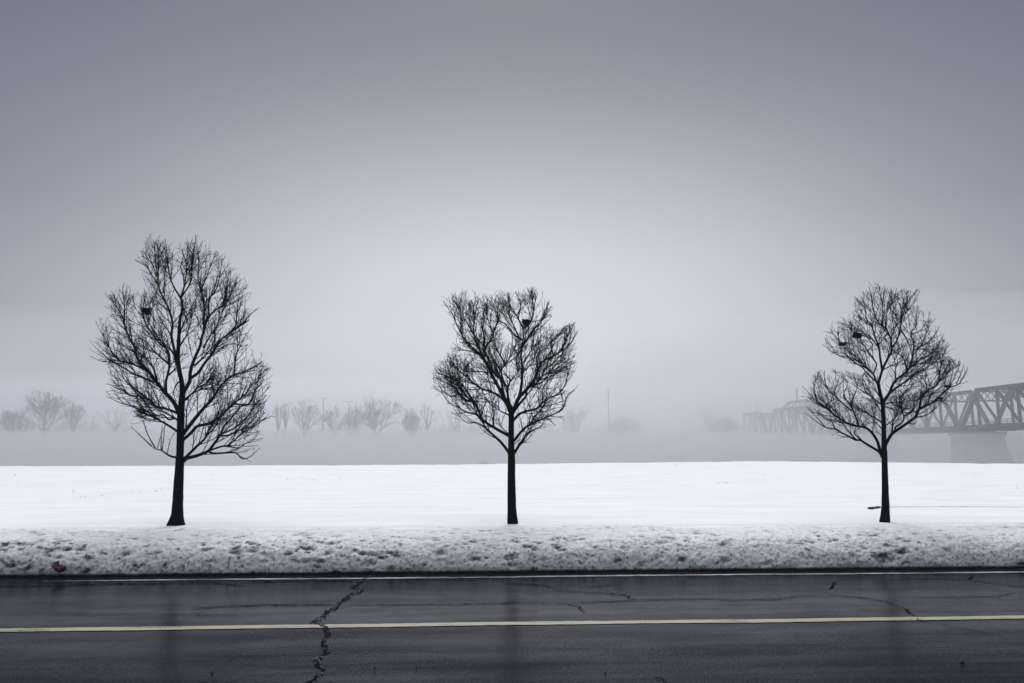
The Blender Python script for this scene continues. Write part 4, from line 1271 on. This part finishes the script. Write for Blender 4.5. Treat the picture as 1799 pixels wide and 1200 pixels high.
mast(73, BW, zt, 7.8, .34)
mast(74, 0, zt, 4.2, .32)
mast(105, 0, Z_TOP, 3.8, .26)
mast(62, BW / 2, Z_TOP + .3, 2.6, .16)
mast(58, BW / 2, Z_TOP + .3, 2.0, .14)


# ------------------------------------------------------------------ far shore: bare trees, poles, thicket
def far_tree(label, x, ytop, wpx, Z, seed, style='round', group='bare trees on the far shore'):
    rnd = random.Random(seed)
    g = cam_ground((x - CX) / FPX * Z, Z)
    base = np.array([g[0], g[1], -.6])
    top = at_depth(x, ytop, Z)[2]
    H = top - base[2]
    Wd = wpx / FPX * Z
    root = empty('bare_tree', base)
    tag(root, label, 'tree', group)
    tk, cr = MB(), MB()
    segs = []
    th = H * {'round': .26, 'slim': .40, 'sparse': .34, 'dome': .20}[style]
    tr = .014 * H + .08
    lean = rnd.uniform(-.06, .06)
    tk.tube([base, base + np.array([lean * th * .5, 0, th * .55]), base + np.array([lean * th, 0, th])], [tr * 1.3, tr, tr * .8], 8)
    spread = {'round': .60, 'slim': .38, 'sparse': .55, 'dome': .62}[style]
    depth = {'round': 6, 'slim': 5, 'sparse': 5, 'dome': 7}[style]

    def rec(p, d, L, r, lv):
        mid = p + d * L * .5 + np.array([rnd.gauss(0, .05), rnd.gauss(0, .05), rnd.gauss(0, .03)]) * L
        e = p + d * L + np.array([0, 0, .04 * L])
        segs.append((p, mid, e, r, max(.022, r * .68), lv))
        if lv == 0: return
        nb = 3 if lv == depth - 1 else rnd.choice((2, 2, 2, 3))
        if style == 'sparse': nb = 2
        if lv == depth: nb = 5 if style != 'slim' else 4
        ph = rnd.uniform(0, 6.28)
        for k in range(nb):
            a = ph + 6.28 * k / nb + rnd.gauss(0, .3)
            sp_ = spread * rnd.uniform(.35, 1.05) * (1.35 if lv == depth else 1)
            u = np.cross(d, np.array([.31, .52, .79])); u /= np.linalg.norm(u)
            v = np.cross(d, u)
            nd_ = d * math.cos(sp_) + (u * math.cos(a) + v * math.sin(a)) * math.sin(sp_)
            nd_ = nd_ + np.array([0, 0, .10]); nd_ /= np.linalg.norm(nd_)
            rec(e, nd_, L * rnd.uniform(.70, .98), max(.022, r * .62), lv - 1)
        if lv >= 2 and rnd.random() < .5: rec(mid, nd_, L * .55, max(.022, r * .45), lv - 2)

    s_ = base + np.array([lean * th, 0, th])
    rec(s_, np.array([lean, 0, 1.0]) / math.hypot(lean, 1), H * .13, tr * .75, depth)
    # fit the crown to its real height and width
    allp = np.array([s[2] for s in segs])
    kz = (base[2] + H - s_[2]) / (np.percentile(allp[:, 2], 99) - s_[2])
    kx = (Wd / 2) / np.percentile(np.abs(allp[:, 0] - s_[0]), 93)
    K = np.array([kx, kx, kz])
    for p, m_, e, r0, r1, lv in segs:
        n = 5 if lv > 2 else 3
        cr.tube([s_ + (q - s_) * K for q in (p, m_, e)], [max(r0, .032), max((r0 + r1) / 2, .03), max(r1, .026)], n, False)
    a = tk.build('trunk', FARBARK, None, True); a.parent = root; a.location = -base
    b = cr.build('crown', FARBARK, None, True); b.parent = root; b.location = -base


FAR = [
    ('big round crowned bare tree rising from the fog at the far left', 85, 688, 64, 262, 'dome'),
    ('low pale bare tree beside the picture edge left of the big round one', 26, 721, 46, 268, 'dome'),
    ('medium bare tree just right of the big round one at the far left', 135, 707, 34, 266, 'round'),
    ('faint bare tree showing between the tall street tree and the far left group', 203, 713, 48, 276, 'sparse'),
    ('narrow pale bare tree close to the right of the tall street tree', 488, 709, 18, 270, 'slim'),
    ('slim pale bare tree second from the tall street tree on its right', 502, 706, 14, 272, 'slim'),
    ('broad twiggy bare tree left of the light mast in the far tree line', 535, 703, 50, 266, 'round'),
    ('small pale bare tree between the two light masts', 590, 714, 40, 280, 'round'),
    ('low faint bare tree right of the second light mast', 622, 719, 26, 284, 'dome'),
    ('wide dome crowned bare tree in the middle of the far tree line', 665, 701, 66, 262, 'dome'),
    ('low bushy bare tree right of the wide dome crowned one', 722, 720, 28, 276, 'dome'),
    ('thin open bare tree with few branches left of the middle street tree', 750, 709, 30, 268, 'sparse'),
    ('very faint thin bare tree half hidden by the middle street tree', 800, 716, 36, 288, 'sparse'),
    ('hazy rounded bare tree just right of the middle street tree', 1013, 716, 44, 280, 'round'),
    ('low hazy bare tree right of the tall utility pole', 1092, 731, 44, 290, 'dome'),
    ('open crowned bare tree standing alone left of the bridge end', 1246, 712, 44, 264, 'sparse'),
    ('low bushy bare tree at the foot of the lone tree left of the bridge', 1274, 733, 36, 266, 'dome'),
    ('faint low bare tree behind the tall street tree', 395, 722, 60, 284, 'round'),
]
for i, f in enumerate(FAR): far_tree(f[0], f[1], f[2], f[3], f[4], 100 + i, f[5])

rnd = random.Random(12)
mb = MB()
for _ in range(1500):
    x = rnd.uniform(-260, 2060)
    if 1295 < x < 2100: continue
    Z = rnd.uniform(272, 320)
    g = cam_ground((x - CX) / FPX * Z, Z)
    hh = rnd.uniform(10, 15) + 7 * float(fbm(np.array([x / 60]), np.array([1.5]), 7, 3)[0])
    b0 = np.array([g[0], g[1], -.8])
    for _ in range(4):
        d = np.array([rnd.gauss(0, .25), rnd.gauss(0, .25), 1.0])
        e = b0 + d * hh * rnd.uniform(.7, 1.05)
        m_ = (b0 + e) / 2 + np.array([rnd.gauss(0, .3), rnd.gauss(0, .3), 0])
        mb.tube([b0, m_, e], [.07, .05, .03], 3, False)
        for _ in range(4):
            q0 = m_ + (e - m_) * rnd.random()
            mb.tube([q0, q0 + np.array([rnd.gauss(0, 1), rnd.gauss(0, 1), rnd.uniform(.3, 1.6)])], [.035, .025], 3, False)
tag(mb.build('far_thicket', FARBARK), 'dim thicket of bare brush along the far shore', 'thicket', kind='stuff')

# tall utility pole with crossarms
Z = 270
g = cam_ground((1069 - CX) / FPX * Z, Z)
b0 = np.array([g[0], g[1], -.5])
up = empty('utility_pole', b0)
tag(up, 'tall thin utility pole with short crossarms in the fog right of the middle tree', 'utility pole')
zt = at_depth(1069, 683, Z)[2] + .5
m = MB(); m.tube([(0, 0, 0), (0, 0, zt * .6), (0, 0, zt)], [.22, .18, .1], 8)
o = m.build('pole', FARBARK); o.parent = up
for yy, wd in ((692, 1.9), (699, 2.6), (706, 2.2)):
    za = at_depth(1069, yy, Z)[2] + .5
    m = MB(); m.beam((-wd / 2, 0, za), (wd / 2, 0, za),   .09, .1)
    for sx in (-1, 1): m.tube([(sx * wd * .46, 0, za), (sx * wd * .46, 0, za + .5)], [.08, .06], 5)
    o = m.build('crossarm', FARBARK); o.parent = up


def light_mast(label, x, yt, Z):
    g = cam_ground((x - CX) / FPX * Z, Z)
    b0 = np.array([g[0], g[1], -.5])
    r = empty('light_mast', b0)
    tag(r, label, 'street light', 'light masts on the far shore')
    zt = at_depth(x, yt, Z)[2] + .5
    m = MB(); m.tube([(0, 0, 0), (0, 0, zt * .6), (0, 0, zt)], [.2, .16, .11], 8)
    o = m.build('pole', FARBARK); o.parent = r
    for sx in (-1, 1):
        m = MB(); m.beam((sx * .1, 0, zt), (sx * 1.1, 0, zt + .12), .08, .08)
        o = m.build('arm', FARBARK); o.parent = r
        m = MB(); m.poly_prism([(sx * 1.05 - .35, -.15, zt + .02), (sx * 1.05 + .35, -.15, zt + .02), (sx * 1.05 + .35, .15, zt + .02), (sx * 1.05 - .35, .15, zt + .02)], [(sx * 1.05 - .25, -.1, zt + .22), (sx * 1.05 + .25, -.1, zt + .22), (sx * 1.05 + .25, .1, zt + .22), (sx * 1.05 - .25, .1, zt + .22)])
        o = m.build('lamp_head', FARBARK); o.parent = r


light_mast('faint twin armed light mast beside the broad twiggy far tree', 569, 700, 275)
light_mast('faint twin armed light mast left of the wide dome crowned far tree', 614, 706, 285)

bpy.context.view_layer.update()
